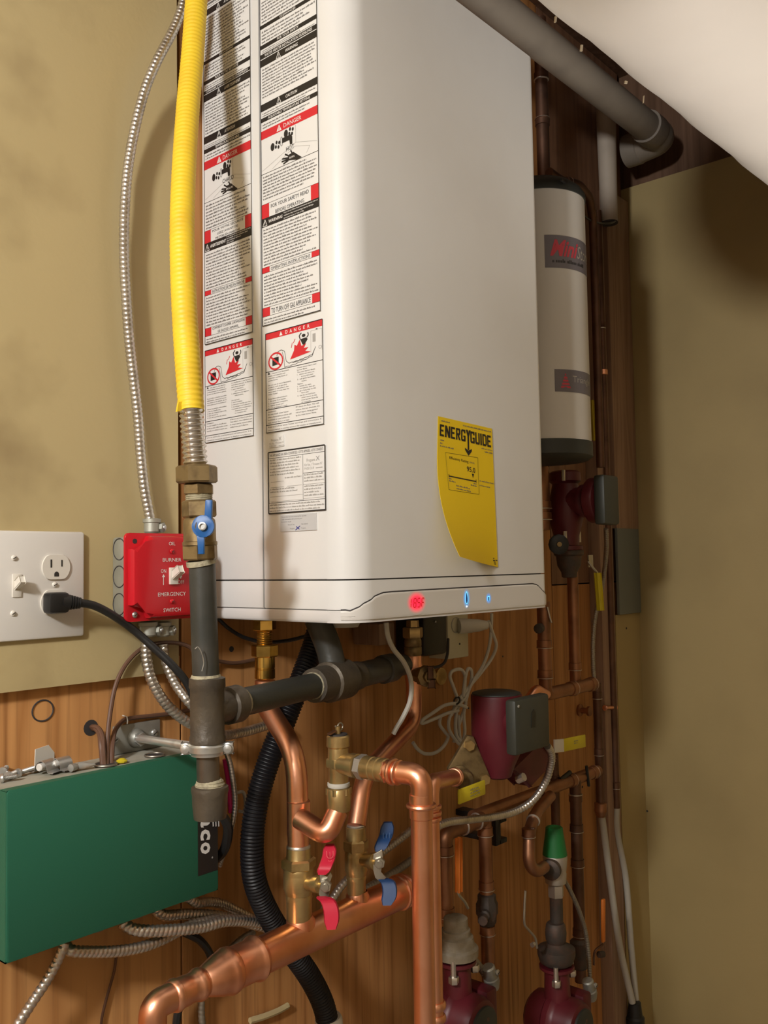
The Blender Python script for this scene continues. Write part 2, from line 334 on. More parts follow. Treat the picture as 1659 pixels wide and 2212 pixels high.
bm = B(); box(bm, XRW+0.02, XRW+0.06, -0.75, 0.03, ZTOP, 2.62); struct('rim_joist', bm, 'joist', wall_right)
bm = B(); box(bm, XRW-0.30, XRW+0.02, -0.42, -0.30, ZTOP+0.02, 2.62); struct('ceiling_joist', bm, 'joist', wall_right)
struct('wall_left', box(B(), -2.56, -2.5, -2.6, 0.06, 0, 2.7), 'roomw')
struct('wall_front', box(B(), -2.5, XRW+0.06, -2.66, -2.6, 0, 2.7), 'roomw')
struct('floor', box(B(), -2.56, XRW+0.1, -2.66, 0.06, -0.06, 0), 'floor')
ce = struct('ceiling', box(B(), -2.5, XRW+0.06, -2.6, -0.62, 2.44, 2.48), 'ceil')
struct('subfloor_board', box(B(), -2.5, XRW+0.1, -2.6, 0.06, 2.62, 2.68), 'joist', ce)
# corner battens
bm = B(); xa = P(1288,1400,0.0).x; xb = P(1316,1400,0.0).x; box(bm, xa, xb, -0.016, 0.012, 0.0, P(1305,500,0.0).z, 0.001)
struct('trim_1', bm, 'batten')
bm = B(); xa2 = P(1317,1000,0.0).x; box(bm, xa2+0.012, XRW-0.003, -0.006, 0.012, P(1340,1142,0).z, 2.3, 0.001)
struct('trim_2', bm, 'batten')
# nail heads and scuffs on the walls
def wallspot(x, y, r, d=0.0, name='nail_head', par=wall_back):
    c = P(x,y,d); bm = B(); lathe(bm, c, V(0,-1,0), [(-0.001,r),(0.0006,r*0.8)], 12); part(par, name, bm, 'gap')
for x, y, r in ((1353,1357,0.003),):
    wallspot(x, y, r, 0.0)
for x, y, X in ((1372,1702,XRW),(1398,1752,XRW)):
    c = PX(x,y,X); bm = B(); lathe(bm, c, V(-1,0,0), [(-0.001,0.003),(0.0006,0.0022)], 12); part(wall_right, 'nail_head', bm, 'gap')
for x, y, r in ((500,1402,0.0045),(1185,1600,0.003),(1086,1418,0.002),(1012,1530,0.002),(1258,1700,0.003)):
    wallspot(x, y, r, pd, 'knot')
c = P(92,1535,pd); bm = B(); tube(bm, [c+V(0.0125*math.cos(t*PI/12),-0.0004,0.0115*math.sin(t*PI/12)) for t in range(25)], 0.0009, 6, False); part(wall_back, 'knot_ring', bm, 'gap')
c = P(196,1572,pd); bm = B(); lathe(bm, c, V(0,-1,0), [(-0.01,0.009),(0.0005,0.0092)], 16); part(wall_back, 'bored_hole', bm, 'gap')

# ================================================================== heater
XL, DF, XH = 0.742, 0.251, 1.165
ZB, ZS, ZT = 1.386, 1.4345, 2.21
NL = V(-1,0,0)
heater = thing('water_heater', 'tall white wall-hung gas water heater covered in warning labels with lit red display', 'water heater', V((XL+XH)/2, -0.12, ZB))
RC = 0.037; RR = 0.016
def outline(y0, ins=0.0, n=10):
    pts = [(XL+ins, y0)]
    for k in range(n+1):
        a = PI + PI/2*k/n; pts.append((XL+ins+RC*(1)+(RC)*math.cos(a), -DF+ins+RC+RC*math.sin(a)))
    for k in range(n+1):
        a = 1.5*PI+PI/2*k/n; pts.append((XH-ins-RR+RR*math.cos(a), -DF+ins+RR+RR*math.sin(a)))
    pts.append((XH-ins, y0)); return pts
def shell(name, poly, z0, z1, m, bev=0.0012):
    bm = B(); a = [bm.verts.new((x,y,z0)) for x, y in poly]; b = [bm.verts.new((x,y,z1)) for x, y in poly]; n = len(a)
    f0 = bm.faces.new(a); f1 = bm.faces.new(b)
    for i in range(n): bm.faces.new((a[i],a[(i+1)%n],b[(i+1)%n],b[i]))
    if bev: bmesh.ops.bevel(bm, geom=list(set(f1.edges)|set(f0.edges)), offset=bev, segments=2, affect='EDGES', profile=0.5)
    return part(heater, name, bm, m)
DS = 0.106
rect = lambda y0, y1, i=0.0: [(XL+i,y0),(XL+i,y1),(XH-i,y1),(XH-i,y0)]
shell('inner_chassis', outline(0.010, 0.004), ZB+0.006, ZT-0.006, 'gap', 0)
shell('rear_case', rect(0.010, -(DS-0.0014)), ZS+0.0012, ZT, 'white')
shell('rear_skirt', rect(0.010, -(DS-0.0014)), 1.4010, ZS-0.0004, 'white')
shell('front_cover', outline(-(DS+0.0014)), ZS+0.0012, ZT, 'white')
shell('front_skirt', outline(-(DS+0.0014)), 1.4010, ZS-0.0004, 'white')
shell('base_tray', outline(0.008, 0.0), ZB, 1.4002, 'tray', 0.005)
# control panel that follows the rounded corner
def perim(s):                                    # s = 0 where the flat front begins, grows to the right
    if s < 0:
        a = 1.5*PI + s/RC; a = max(a, PI); return V(XL+RC+RC*math.cos(a), -DF+RC+RC*math.sin(a), 0), V(math.cos(a), math.sin(a), 0)
    L = XH-RR-(XL+RC)
    if s <= L: return V(XL+RC+s, -DF, 0), V(0,-1,0)
    a = 1.5*PI+(s-L)/RR; a = min(a, 2*PI); return V(XH-RR+RR*math.cos(a), -DF+RR+RR*math.sin(a), 0), V(math.cos(a), math.sin(a), 0)
cv = [(735,1333),(758,1328),(775,1316),(795,1300),(812,1287),(826,1281),(845,1279),(1000,1270),(1150,1261.5),(1160,1264),(1172,1277),(1180,1287)]
cz = [(P(x,y,DF).x-(XL+RC), P(x,y,DF).z) for x, y in cv]
cz = [(-0.040, 1.4004), (-0.030, 1.4006)] + cz[1:] ; cz[-1] = (XH-RR-(XL+RC)+0.012, cz[-1][1])
def curve_z(s):
    for (a, za), (b, zb) in zip(cz, cz[1:]):
        if a <= s <= b:
            t = (s-a)/(b-a); t = t*t*(3-2*t) if zb-za > 0.006 else t; return za+(zb-za)*t
    return cz[-1][1] if s > cz[-1][0] else cz[0][1]
ss = [cz[0][0]+(cz[-1][0]-cz[0][0])*i/80 for i in range(81)]
bm = B(); cols = []
for s in ss:
    p, n = perim(s); zt = max(curve_z(s), 1.3912); q = []
    for h, z in ((-0.002,ZB+0.003),(0.0012,ZB+0.0035),(0.0016,ZB+0.006),(0.0016,ZB+0.0075),(0.0016,(ZB+zt)/2),(0.0016,zt-0.003),(0.0016,zt-0.0016),(0.0010,zt-0.0004),(-0.002,zt)):
        q.append(bm.verts.new(V(p.x,p.y,min(z, zt))+n*h))
    cols.append(q)
for a, b in zip(cols, cols[1:]):
    for i in range(8): bm.faces.new((a[i],b[i],b[i+1],a[i+1]))
part(heater, 'control_panel', bm, 'panel')
bm = B(); prev = None
for s in ss:
    p, n = perim(s); z = curve_z(s); q = [bm.verts.new(V(p.x,p.y,z+dz)+n*0.0006) for dz in (-0.0008, 0.0013)]
    if prev: bm.faces.new((prev[0],q[0],q[1],prev[1]))
    prev = q
part(heater, 'panel_groove', bm, 'gap')
# display: digits and icons over discs of painted glow
ND = V(0,-1,0)
def disp(x, y, r, mname, flat=1.0, name='display_halo'):
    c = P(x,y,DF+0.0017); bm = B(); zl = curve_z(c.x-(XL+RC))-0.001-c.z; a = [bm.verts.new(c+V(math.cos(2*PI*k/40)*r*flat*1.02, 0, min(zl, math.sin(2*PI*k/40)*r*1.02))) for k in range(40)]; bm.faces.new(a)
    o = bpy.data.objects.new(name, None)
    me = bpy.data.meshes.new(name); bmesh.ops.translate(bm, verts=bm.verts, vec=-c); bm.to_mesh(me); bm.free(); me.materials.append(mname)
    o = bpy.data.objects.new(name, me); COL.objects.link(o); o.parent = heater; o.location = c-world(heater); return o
dw = disp(900,1301,0.0150, glow_mat('display_glow', (1.0,0.03,0.08), 0.95, 0.0150, 1.35), 1.35)
seg7 = {'1':'cd','8':'abcdefg','5':'afgcd','F':'aefg'}
seg7['1'] = 'bc'
sh = Sheet(P(901,1302,DF+0.0022), V(1,0,0), UP, ND)
def seg(chx, w, h, chars, col):
    L = {'a':((0,h),(w,h)),'b':((w,h),(w,h/2)),'c':((w,h/2),(w,0)),'d':((0,0),(w,0)),'e':((0,0),(0,h/2)),'f':((0,h/2),(0,h)),'g':((0,h/2),(w,h/2))}
    for k in chars:
        a, b = L[k]; a = V(a[0]+a[1]*0.12, a[1], 0); b = V(b[0]+b[1]*0.12, b[1], 0); d = (b-a).normalized()*0.0004
        sh.line((chx+a.x+d.x, a.y+d.y-h/2), (chx+b.x-d.x, b.y-d.y-h/2), 0.0011, col)
for i, ch in enumerate('185F'): seg(-0.0148+i*0.0076-(0.002 if i==0 else 0), 0.0046, 0.0105, seg7[ch], 'ledk')
sh.build(dw, 'digits')
fw_ = disp(1008,1293,0.0145, glow_mat('flame_glow', (0.16,0.5,1.0), 0.55, 0.0145, 0.62), 0.62, 'flame_indicator')
sh = Sheet(P(1008,1291,DF+0.0022), V(1,0,0), UP, ND)
el = [(0.0024*math.sin(2*PI*k/24)*(1-0.35*math.cos(2*PI*k/24)), 0.0078*math.cos(2*PI*k/24)) for k in range(24)]
sh.poly(el, 'ledd', 0.0001); sh.loop(el, 0.0010, 'ledb'); sh.poly([(0.0012*math.cos(k*PI/6), -0.0113+0.0012*math.sin(k*PI/6)) for k in range(12)], 'ledw'); sh.build(fw_, 'flame_icon')
sq = disp(1055.5,1292.5,0.0085, glow_mat('square_glow', (0.16,0.45,1.0), 0.55, 0.0085, 0.9), 0.9, 'status_indicator')
sh = Sheet(P(1055.5,1292.5,DF+0.0022), V(1,0,0), UP, ND); sh.rect(-0.0023,-0.0029,0.0023,0.0029,'ledb'); sh.rect(-0.0016,-0.0029,0.0012,0.0020,'ledd',0.0003); sh.build(sq, 'status_icon')

# ------------------------------------------------------------------ warning labels on the left flank of the heater
XS = XL-0.0012
def lab(name, x0, x1, ytop, ybot, label, ztop=None):
    a = PX(x0, ybot, XS); b = PX(x1, ybot, XS); d0, d1 = -a.y, -b.y; z1 = ztop or PX(x0, ytop, XS).z; z0 = a.z
    s = Sheet(V(XS,0,0), V(0,-1,0), UP, NL); bm = B(); prism(bm, [(d0,z0),(d1,z0),(d1,z1),(d0,z1)], V(XS+0.0014,0,0), V(0,-1,0), UP, NL, 0.0014)
    o = part(heater, name, bm, 'paper', label); return o, s, d0, d1, z0, z1
def zz(x, y): return PX(x, y, XS).z
def tri(s, u, v, h, c1, c2, hh=0.0003):
    s.poly([(u-h*0.55,v),(u+h*0.55,v),(u,v+h)], c1, hh); k = h*0.16
    if c2: s.rect(u-k*0.4, v+k*2.1, u+k*0.4, v+k*4.2, c2, hh+0.0002); s.rect(u-k*0.4, v+k*0.8, u+k*0.4, v+k*1.6, c2, hh+0.0002)
def otri(s, u, v, h, c):
    s.loop([(u-h*0.5,v),(u+h*0.5,v),(u,v+h)], h*0.09, c, 0.0003); s.rect(u-h*0.05, v+h*0.3, u+h*0.05, v+h*0.68, c, 0.0004); s.rect(u-h*0.05, v+h*0.12, u+h*0.05, v+h*0.22, c, 0.0004)
def faucet_hand(s, d0, d1, z1, z0, word, tag):
    w = d1-d0; h = z1-z0; X = lambda t: d0+w*t; Y = lambda t: z0+h*t
    s.loop([(X(0.02),Y(0.10)),(X(0.62),Y(0.50)),(X(0.98),Y(0.28))], 0.0004, 'lgrey', close=False); s.line((X(0.62),Y(0.50)),(X(0.62),Y(0.98)), 0.0004, 'lgrey')
    s.loop([(X(0.20),Y(0.05)),(X(0.60),Y(0.40)),(X(0.86),Y(0.24)),(X(0.80),Y(0.08))], 0.0004, 'lgrey', close=False)
    def blob(cx, cy, rx, ry, c='ink'): s.poly([(X(cx+rx*math.cos(k*PI/8)), Y(cy+ry*math.sin(k*PI/8))) for k in range(16)], c, 0.0003)
    for bx, by in ((0.24,0.66),(0.48,0.86)):
        blob(bx-0.03, by, 0.035, 0.11)
        for k in range(4): a = k*PI/2+0.5; blob(bx+0.06+0.035*math.cos(a), by+0.085*math.sin(a), 0.017, 0.05)
    s.loop([(X(0.37+0.02*math.cos(k*PI/8)), Y(0.70+0.13*math.sin(k*PI/8))) for k in range(16)], 0.0006, 'ink')
    s.poly([(X(0.38),Y(0.64)),(X(0.38),Y(0.78)),(X(0.54),Y(0.78)),(X(0.56),Y(0.70)),(X(0.56),Y(0.50)),(X(0.52),Y(0.50)),(X(0.51),Y(0.64))], 'ink', 0.0003)
    s.text(word, X(0.52), Y(0.36), h*0.13, 'ink', align='C', width=w*(0.14 if len(word) < 4 else 0.24))
    s.poly([(X(0.46),Y(0.10)),(X(0.50),Y(0.24)),(X(0.58),Y(0.26)),(X(0.66),Y(0.12)),(X(0.72),Y(0.02)),(X(0.64),Y(0.0)),(X(0.56),Y(0.05))], 'ink', 0.0003)
    for a, b in (((0.48,0.16),(0.38,0.20)),((0.47,0.12),(0.37,0.13)),((0.49,0.09),(0.40,0.05)),((0.50,0.20),(0.43,0.30)),((0.56,0.23),(0.53,0.34))): s.line((X(a[0]),Y(a[1])),(X(b[0]),Y(b[1])), 0.0020, 'ink', 0.0003)
    s.text(tag, X(0.555), Y(0.11), h*0.055, 'wink', align='C', h=0.0006, off=0.01)
def fire(s, d0, d1, z1, z0, cap):
    w = d1-d0; h = z1-z0; X = lambda t: d0+w*t; Y = lambda t: z0+h*t
    s.poly([(X(0.44),Y(0.24)),(X(0.80),Y(0.34)),(X(0.70),Y(0.40)),(X(0.76),Y(0.50)),(X(0.68),Y(0.50)),(X(0.72),Y(0.64)),(X(0.64),Y(0.58)),(X(0.61),Y(0.80)),(X(0.56),Y(0.62)),(X(0.52),Y(0.68)),(X(0.51),Y(0.50))], 'red', 0.0003)
    s.line((X(0.46),Y(0.60)),(X(0.48),Y(0.76)), 0.0010, 'red'); s.line((X(0.50),Y(0.74)),(X(0.53),Y(0.86)), 0.0010, 'red')
    s.poly([(X(0.66),Y(0.62)),(X(0.62),Y(0.80)),(X(0.72),Y(0.82)),(X(0.75),Y(0.76)),(X(0.69),Y(0.60))], 'ink', 0.0004)
    cx, cy = 0.68, 0.93; s.poly([(X(cx+0.032*math.cos(k*PI/6)), Y(cy-0.03+0.05*math.sin(k*PI/6))) for k in range(12)], 'ink', 0.0004)
    s.loop([(X(0.62),Y(0.80)),(X(0.60),Y(0.92)),(X(0.64),Y(1.0))], 0.0015, 'ink', close=False); s.loop([(X(0.73),Y(0.81)),(X(0.76),Y(0.88)),(X(0.75),Y(0.97))], 0.0015, 'ink', close=False)
    s.loop([(X(0.18+0.125*math.cos(k*PI/14)), Y(0.30+0.26*math.sin(k*PI/14))) for k in range(28)], 0.0022, 'red')
    s.poly([(X(0.12),Y(0.16)),(X(0.235),Y(0.18)),(X(0.235),Y(0.42)),(X(0.12),Y(0.42))], 'ink', 0.0003); s.line((X(0.09),Y(0.47)),(X(0.27),Y(0.13)), 0.0024, 'red', 0.0006)
    hose = [(0.20,0.45),(0.22,0.58),(0.28,0.62),(0.34,0.55),(0.37,0.22),(0.42,0.13)] + [(0.42+0.40*t/10, 0.13+0.02*(t%2)+0.10*(t/10)**2) for t in range(1,11)] + [(0.88,0.46)]
    s.loop([(X(a),Y(b)) for a, b in hose], 0.0007, 'ink', close=False)
    s.loop([(X(0.30),Y(0.55)),(X(0.33),Y(0.30)),(X(0.34),Y(0.05))]+[(X(0.34+0.48*t/10),Y(0.03+0.02*(t%2)+0.16*(t/10)**2)) for t in range(11)]+[(X(0.86),Y(0.38))], 0.0006, 'ink', close=False)
    s.loop([(X(0.80),Y(0.30)),(X(0.80),Y(0.98)),(X(0.985),Y(0.98)),(X(0.985),Y(0.32))], 0.0004, 'lgrey', close=False); s.rect(X(0.83),Y(0.62),X(0.88),Y(0.88),'lgrey'); s.rect(X(0.885),Y(0.98),X(0.915),Y(1.015),'ink')
    s.loop([(X(0.955+0.025*math.cos(k*PI/6)), Y(0.42+0.05*math.sin(k*PI/6))) for k in range(12)], 0.0004, 'grey')
    s.text(cap, X(0.58), Y(0.12), h*0.05, 'ink', align='C', rot=0.05)
def corner_reds(s, d0, d1, z1, z0, w, full=True):
    s.rect(d0, z0, d0+w, z1, 'red'); s.rect(d1-w, z0+(z1-z0)*(0.0), d1, z1, 'red')
def big_label(fr, x0, x1, bands):
    o, s, d0, d1, z0, z1 = lab('warning_label', x0, x1, 0, bands['bot'], 'tall French warning label' if fr else 'tall English warning label', ztop=2.205)
    w = d1-d0; cx = (d0+d1)/2; Z = lambda y: zz(x0, y); k = w*0.0125
    def black(ya, yb, t, icon=False, tw=0.5):
        s.rect(d0, Z(yb), d1, Z(ya), 'ink'); h = Z(ya)-Z(yb)
        if icon: otri(s, cx-w*0.17, Z(yb)+h*0.06, h*0.86, 'wink'); s.text(t, cx-w*0.05, Z(yb)+h*0.28, h*0.44, 'wink', width=w*tw, off=0.012, shear=0.15)
        else: s.text(t, cx, Z(yb)+h*0.22, h*0.58, 'wink', width=w*tw, align='C', off=0.012)
    for b in bands['black']: black(*b)
    for i, (ya, yb) in enumerate(bands['body']):
        n = max(2, int((Z(ya)-Z(yb))/0.0040)); lead = (Z(ya)-Z(yb))/(n+0.3); s.greek(d0+w*0.03, d1-w*0.03, Z(ya)-lead, lead, n, 'grey', seed=i+(50 if fr else 0), rag=0.3)
    ya, yb = bands['danger']; s.rect(d0, Z(yb), d1, Z(ya), 'red'); h = Z(ya)-Z(yb); tri(s, cx-w*0.17, Z(yb)+h*0.12, h*0.76, 'wink', 'red'); s.text('DANGER', cx-w*0.09, Z(yb)+h*0.24, h*0.52, 'wink', width=w*0.31)
    yp = bands['pic']; faucet_hand(s, d0, d1, Z(yb), Z(yp), 'CHAUD' if fr else 'HOT', 'BRULURE' if fr else 'BURN'); s.line((d0,Z(yp)),(d1,Z(yp)),0.0006,'ink')
    ya, yb = bands['read']; s.line((d0,Z(ya)+0.0002),(d1,Z(ya)+0.0002),0.0004,'ink'); corner_reds(s, d0, d1, Z(ya), Z(yb), w*0.135); h = Z(ya)-Z(yb)
    ls = ['POUR VOTRE SÉCURITÉ','LISEZ AVANT DE','METTRE EN MARCHE'] if fr else ['FOR YOUR SAFETY READ','BEFORE OPERATING']
    for i, t in enumerate(ls): s.text(t, cx, Z(ya)-h*(i+0.86)/len(ls), h*0.56/len(ls), 'ink', align='C', width=w*(0.66,0.50 if not fr else 0.44,0.52)[i])
    ya, yb = bands['warn']; s.rect(d0, Z(yb), d1, Z(ya), 'ink'); h = Z(ya)-Z(yb); otri(s, d0+w*0.06, Z(yb)+h*0.10, h*0.72, 'wink')
    s.text('AVERTISSEMENT' if fr else 'WARNING', d0+w*0.12, Z(yb)+h*0.32, h*0.36, 'wink', width=w*(0.34 if fr else 0.25), off=0.02, shear=0.2)
    ln = ["Si ces instructions ne sont pas suivies à la lettre,","un incendie ou une explosion peut","causer des dommages, des blessures","ou la mort."] if fr else ["If you do not follow these instructions exactly, a fire or","explosion may result causing property damage,","personal injury or loss of life."]
    u0 = d0+w*(0.48 if fr else 0.40)
    for i, t in enumerate(ln): s.text(t, u0, Z(ya)-h*(i+0.9)/(len(ln)+0.3), h*0.16, 'wink', maxw=d1-u0-w*0.015, width=(d1-u0-w*0.02)*(1,0.88,0.6,0.3)[i], off=0.01)
    for ya, yb, ts in bands['heads']:
        s.line((d0,Z(ya)),(d1,Z(ya)),0.0004,'ink'); s.line((d0,Z(yb)),(d1,Z(yb)),0.0004,'ink'); h = Z(ya)-Z(yb); corner_reds(s, d0, d1, Z(ya), Z(yb), w*0.135)
        for i, t in enumerate(ts): s.text(t, cx, Z(ya)-h*(i+0.88)/len(ts)+h*0.06, h*(0.62 if len(ts) > 1 else 0.6)/len(ts), 'ink', align='C', width=w*(0.68 if i == 0 else 0.44))
    s.loop([(d0,z0),(d1,z0),(d1,z1),(d0,z1)], 0.0010, 'ink', 0.0005); s.build(o)
big_label(True, 443.5, 546, dict(bot=745,
  black=[(23.5,37,'ATTENTION',True,0.2),(133,140,'DÉGAGEMENT',False,0.3),(176,184,'POUR VOTRE SÉCURITÉ',False,0.5),(197.5,204.5,"CONSIGNES D'INSTALLATION DE CHAUFFE-EAU",False,0.9),(206,220.6,'AVERTISSEMENT',True,0.34),(296.6,312,'ATTENTION',True,0.22),(323.7,332.7,'TEMPÉRATURE RÉGLABLE',False,0.52)],
  body=[(0.5,10),(12,22),(39,131),(142,174),(186,196),(223,294),(314,323),(334,348),(442,499),(548,628),(641,708),(730,744)],
  danger=(350,368), pic=439.4, read=(500.8,527), warn=(527,546), heads=[(630,640,['INSTRUCTIONS DE MISE EN MARCHE']),(710.5,728,["COMMENT COUPER L'ADMISSION","DE GAZ DE L'APPAREIL"])]))
big_label(False, 567.8, 693, dict(bot=705,
  black=[(54.3,62.4,'CLEARANCES',False,0.28),(97.6,106.7,'FOR YOUR SAFETY',False,0.38),(117.5,127.5,'WATER HEATER INSTALLATION GUIDELINES',False,0.84),(129.3,144.7,'WARNING',True,0.22),(226,241.4,'CAUTION',True,0.2),(255.9,265,'ADJUSTABLE TEMPERATURE SETTING',False,0.74)],
  body=[(0.5,52),(65,96),(108,117),(147,215),(243,255),(267,281),(380,436),(494,578),(595,665),(688,703)],
  danger=(284,302), pic=377.9, read=(443.9,473.7), warn=(473.7,492.7), heads=[(580,592,['OPERATING INSTRUCTIONS']),(667,686,['TO TURN OFF GAS APPLIANCE'])]))
def fire_label(fr, x0, x1, ytop, yb, ypic, yl1, yl2, ybot):
    o, s, d0, d1, z0, z1 = lab('vapour_label', x0, x1, ytop, ybot, ('French' if fr else 'English')+' flammable vapour danger label'); w = d1-d0; cx = (d0+d1)/2; Z = lambda y: zz(x0, y)
    s.rect(d0, Z(yb), d1, z1, 'red'); h = z1-Z(yb); tri(s, cx-w*0.22, Z(yb)+h*0.16, h*0.66, 'wink', None)
    for i, ch in enumerate('DANGER'): s.text(ch, cx-w*0.12+i*w*0.077, Z(yb)+h*0.22, h*0.56, 'wink', align='C', off=0.02)
    fire(s, d0, d1, Z(yb)-0.002, Z(ypic), 'Vapeurs Inflammables' if fr else 'Flammable Vapors')
    for y in (ypic, yl1, yl2): s.line((d0,Z(y)),(d1,Z(y)),0.0008,'ink')
    tri(s, d0+w*0.055, Z(ypic)-(Z(ypic)-Z(yl1))/16.6*1.25, w*0.036, 'ink', None)
    L = (["    Les vapeurs des liquides","inflammables exploseront et","s'enflammeront et entraîneront","la mort ou des brûlures graves.","","Ne pas utiliser ni stocker de produits","inflammables, comme de l'essence,","des solvants ou des adhésifs, dans la","même pièce ou près du chauffe-eau.","","Garder les produits inflammables:","1. loin du chauffe-eau,","2. dans des récipients approuvés,","3. bien fermés et","4. hors de la portée des enfants."],
         ["Le chauffe-eau a une flamme","de brûleur principal. La flamme","de brûleur principal:","1. peut s'allumer à","    tout moment et","2. enflammera les vapeurs","    inflammables.","","Les vapeurs:","1. sont invisibles,","2. sont plus lourdes que l'air,","3. se propagent sur le plancher et","4. peuvent être transportées","    d'autres pièces par","    les courants d'air."]) if fr else (
        ["    Vapors from flammable","liquids will explode and","catch fire causing death or","severe burns.","","Do not use or store flammable","products such as gasoline,","solvents or adhesives in the","same room or area near the","water heater.","","Keep flammable products:","1.  far away from heater,","2.  in approved containers,","3.  tightly closed and","4.  out of children's reach."],
        ["Water heater has a main","burner flame.","The main burner flame:","1.  which can come on","     at any time and","2.  will ignite flammable","     vapors.","Vapors:","1.  cannot be seen,","2.  are heavier than air,","3.  go a long way on the","     floor and","4.  can be carried from","     other rooms to the","     main burner flame by","     air currents."])
    H = Z(ypic)-Z(yl1); lead = H/16.6
    for c, col in enumerate(L):
        for i, t in enumerate(col):
            if t.strip(): s.text(t.strip(), d0+w*(0.04 if not c else 0.56)+(w*0.07 if t.startswith(' ') else 0), Z(ypic)-lead*(i+1.25), lead*0.56, 'grey', maxw=w*0.415, off=0.006, sx=1.5)
    H = Z(yl1)-Z(yl2)
    A = (["Installation:","Ne pas installer le chauffe-eau","où des produits inflammables seront","stockés ou utilisés à moins que"],["la flamme soit à 18 po du plancher.","Cela réduira, mais n'éliminera pas","le risque que les vapeurs soient","enflammées par la flamme."]) if fr else (["Installation:","Do not install water heater","where flammable products will","be stored or used unless the","main burner flame is at least"],["18\" above the floor. This will","reduce, but not eliminate, the","risk of vapors being ignited","by the main burner flame."])
    lead = H/5.6
    for c, col in enumerate(A):
        for i, t in enumerate(col): s.text(t, d0+w*(0.03 if not c else 0.53), Z(yl1)-lead*(i+1.05), lead*0.52, 'grey', maxw=w*0.445, sx=1.4, off=0.004)
    H = Z(yl2)-z0; lead = H/2.5
    for i, t in enumerate(["Lire et suivre les avertissements et instructions. Si le","manuel est manquant, contacter le détaillant ou le fabricant."] if fr else ["Read and follow water heater warnings and instructions. If","owners manual is missing, contact the retailer or manufacturer."]): s.text(t, d0+w*0.03, Z(yl2)-lead*(i+0.95), lead*0.5, 'grey', width=w*0.93)
    s.loop([(d0,z0),(d1,z0),(d1,z1),(d0,z1)], 0.0009, 'ink', 0.0005); s.build(o)
fire_label(True, 444.3, 548, 758.4, 770, 835.7, 911.8, 942.4, 957.4)
fire_label(False, 576, 700, 721.4, 735, 804.6, 886.3, 919.4, 935.7)
# small propane tag, conversion form, foil sticker
def crossbox(s, u, v, h): 
    s.line((u,v),(u+h,v+h),h*0.12,'grey'); s.line((u+h,v),(u,v+h),h*0.12,'grey')
def prop(s, u, v, h, w):
    s.text('Propane', u+w*0.12, v+h*0.55, h*0.22, 'lgrey', maxw=w*0.45); crossbox(s, u+w*0.62, v+h*0.56, h*0.30)
    s.text('Kit No. / Trousse N°', u, v+h*0.28, h*0.17, 'lgrey', maxw=w*0.95); s.text('P-051314', u, v+h*0.04, h*0.17, 'lgrey', maxw=w*0.5); s.rect(u+w*0.6, v+h*0.06, u+w*0.95, v+h*0.12, 'lgrey')
o, s, d0, d1, z0, z1 = lab('propane_tag', 580, 613, 944, 968, 'small white propane tag'); prop(s, d0+0.002, z0, z1-z0, d1-d0); s.build(o)
o, s, d0, d1, z0, z1 = lab('conversion_form', 581, 704, 978, 1110, 'boxed gas conversion form'); w = d1-d0; h = z1-z0
s.loop([(d0,z0),(d1,z0),(d1,z1),(d0,z1)], 0.0016, 'ink', 0.0005); s.text("THIS APPLIANCE HAS BEEN CONVERTED / CETTE APPAREIL A ETE CONVERTI", d0+w*0.02, z1-h*0.075, h*0.045, 'grey', width=w*0.95)
s.line((d0,z1-h*0.10),(d1,z1-h*0.10),0.0005,'ink'); s.line((d0+w*0.62,z1-h*0.10),(d0+w*0.62,z0+h*0.17),0.0005,'ink'); s.line((d0,z0+h*0.17),(d1,z0+h*0.17),0.0005,'ink')
prop(s, d0+w*0.65, z1-h*0.36, h*0.24, w*0.32)
for f in (0.40,0.58,0.80): s.line((d0+w*0.62,z1-h*f),(d1,z1-h*f),0.0005,'ink' if f == 0.40 else 'lgrey')
s.greek(d0+w*0.03, d0+w*0.6, z1-h*0.145, h*0.048, 6, 'lgrey', seed=3); s.greek(d0+w*0.3, d0+w*0.6, z1-h*0.45, h*0.048, 1, 'lgrey', seed=4)
for f, a, b in ((0.49,0.04,0.28),(0.58,0.04,0.28),(0.58,0.34,0.6),(0.73,0.03,0.61),(0.81,0.03,0.61)): s.line((d0+w*a,z1-h*f),(d0+w*b,z1-h*f),0.0005,'lgrey')
s.greek(d0+w*0.03, d0+w*0.6, z1-h*0.62, h*0.045, 2, 'lgrey', seed=6); s.greek(d0+w*0.64, d1-w*0.03, z1-h*0.44, h*0.048, 3, 'lgrey', seed=7); s.greek(d0+w*0.64, d1-w*0.03, z1-h*0.62, h*0.048, 4, 'lgrey', seed=8); s.greek(d0+w*0.02, d1-w*0.03, z0+h*0.125, h*0.048, 3, 'lgrey', seed=9)
s.build(o)
o, s, d0, d1, z0, z1 = lab('foil_sticker', 606, 684, 1113, 1149, 'small silver conversion sticker'); w = d1-d0; h = z1-z0
bmf = B(); s.rect(d0, z0, d1, z1, 'foil', 0.0002)
for i, t in enumerate(('This product has been converted for use with','Cette commande a été convertie pour','fonctionner au gaz')): s.text(t, d0+w*0.03, z1-h*(0.16+0.145*i), h*0.085, 'grey', maxw=w*(0.88,0.76,0.38)[i])
for i, (a, b) in enumerate((('Natural Gas','Gaz naturel'),('Propane','Propane'))):
    v = z1-h*(0.64+0.24*i); s.text(a, d0+w*0.40, v, h*0.085, 'grey', align='R'); s.text(b, d0+w*0.59, v, h*0.085, 'grey'); s.loop([(d0+w*0.46,v-h*0.03),(d0+w*0.53,v-h*0.03),(d0+w*0.53,v+h*0.15),(d0+w*0.46,v+h*0.15)], 0.0004, 'grey')
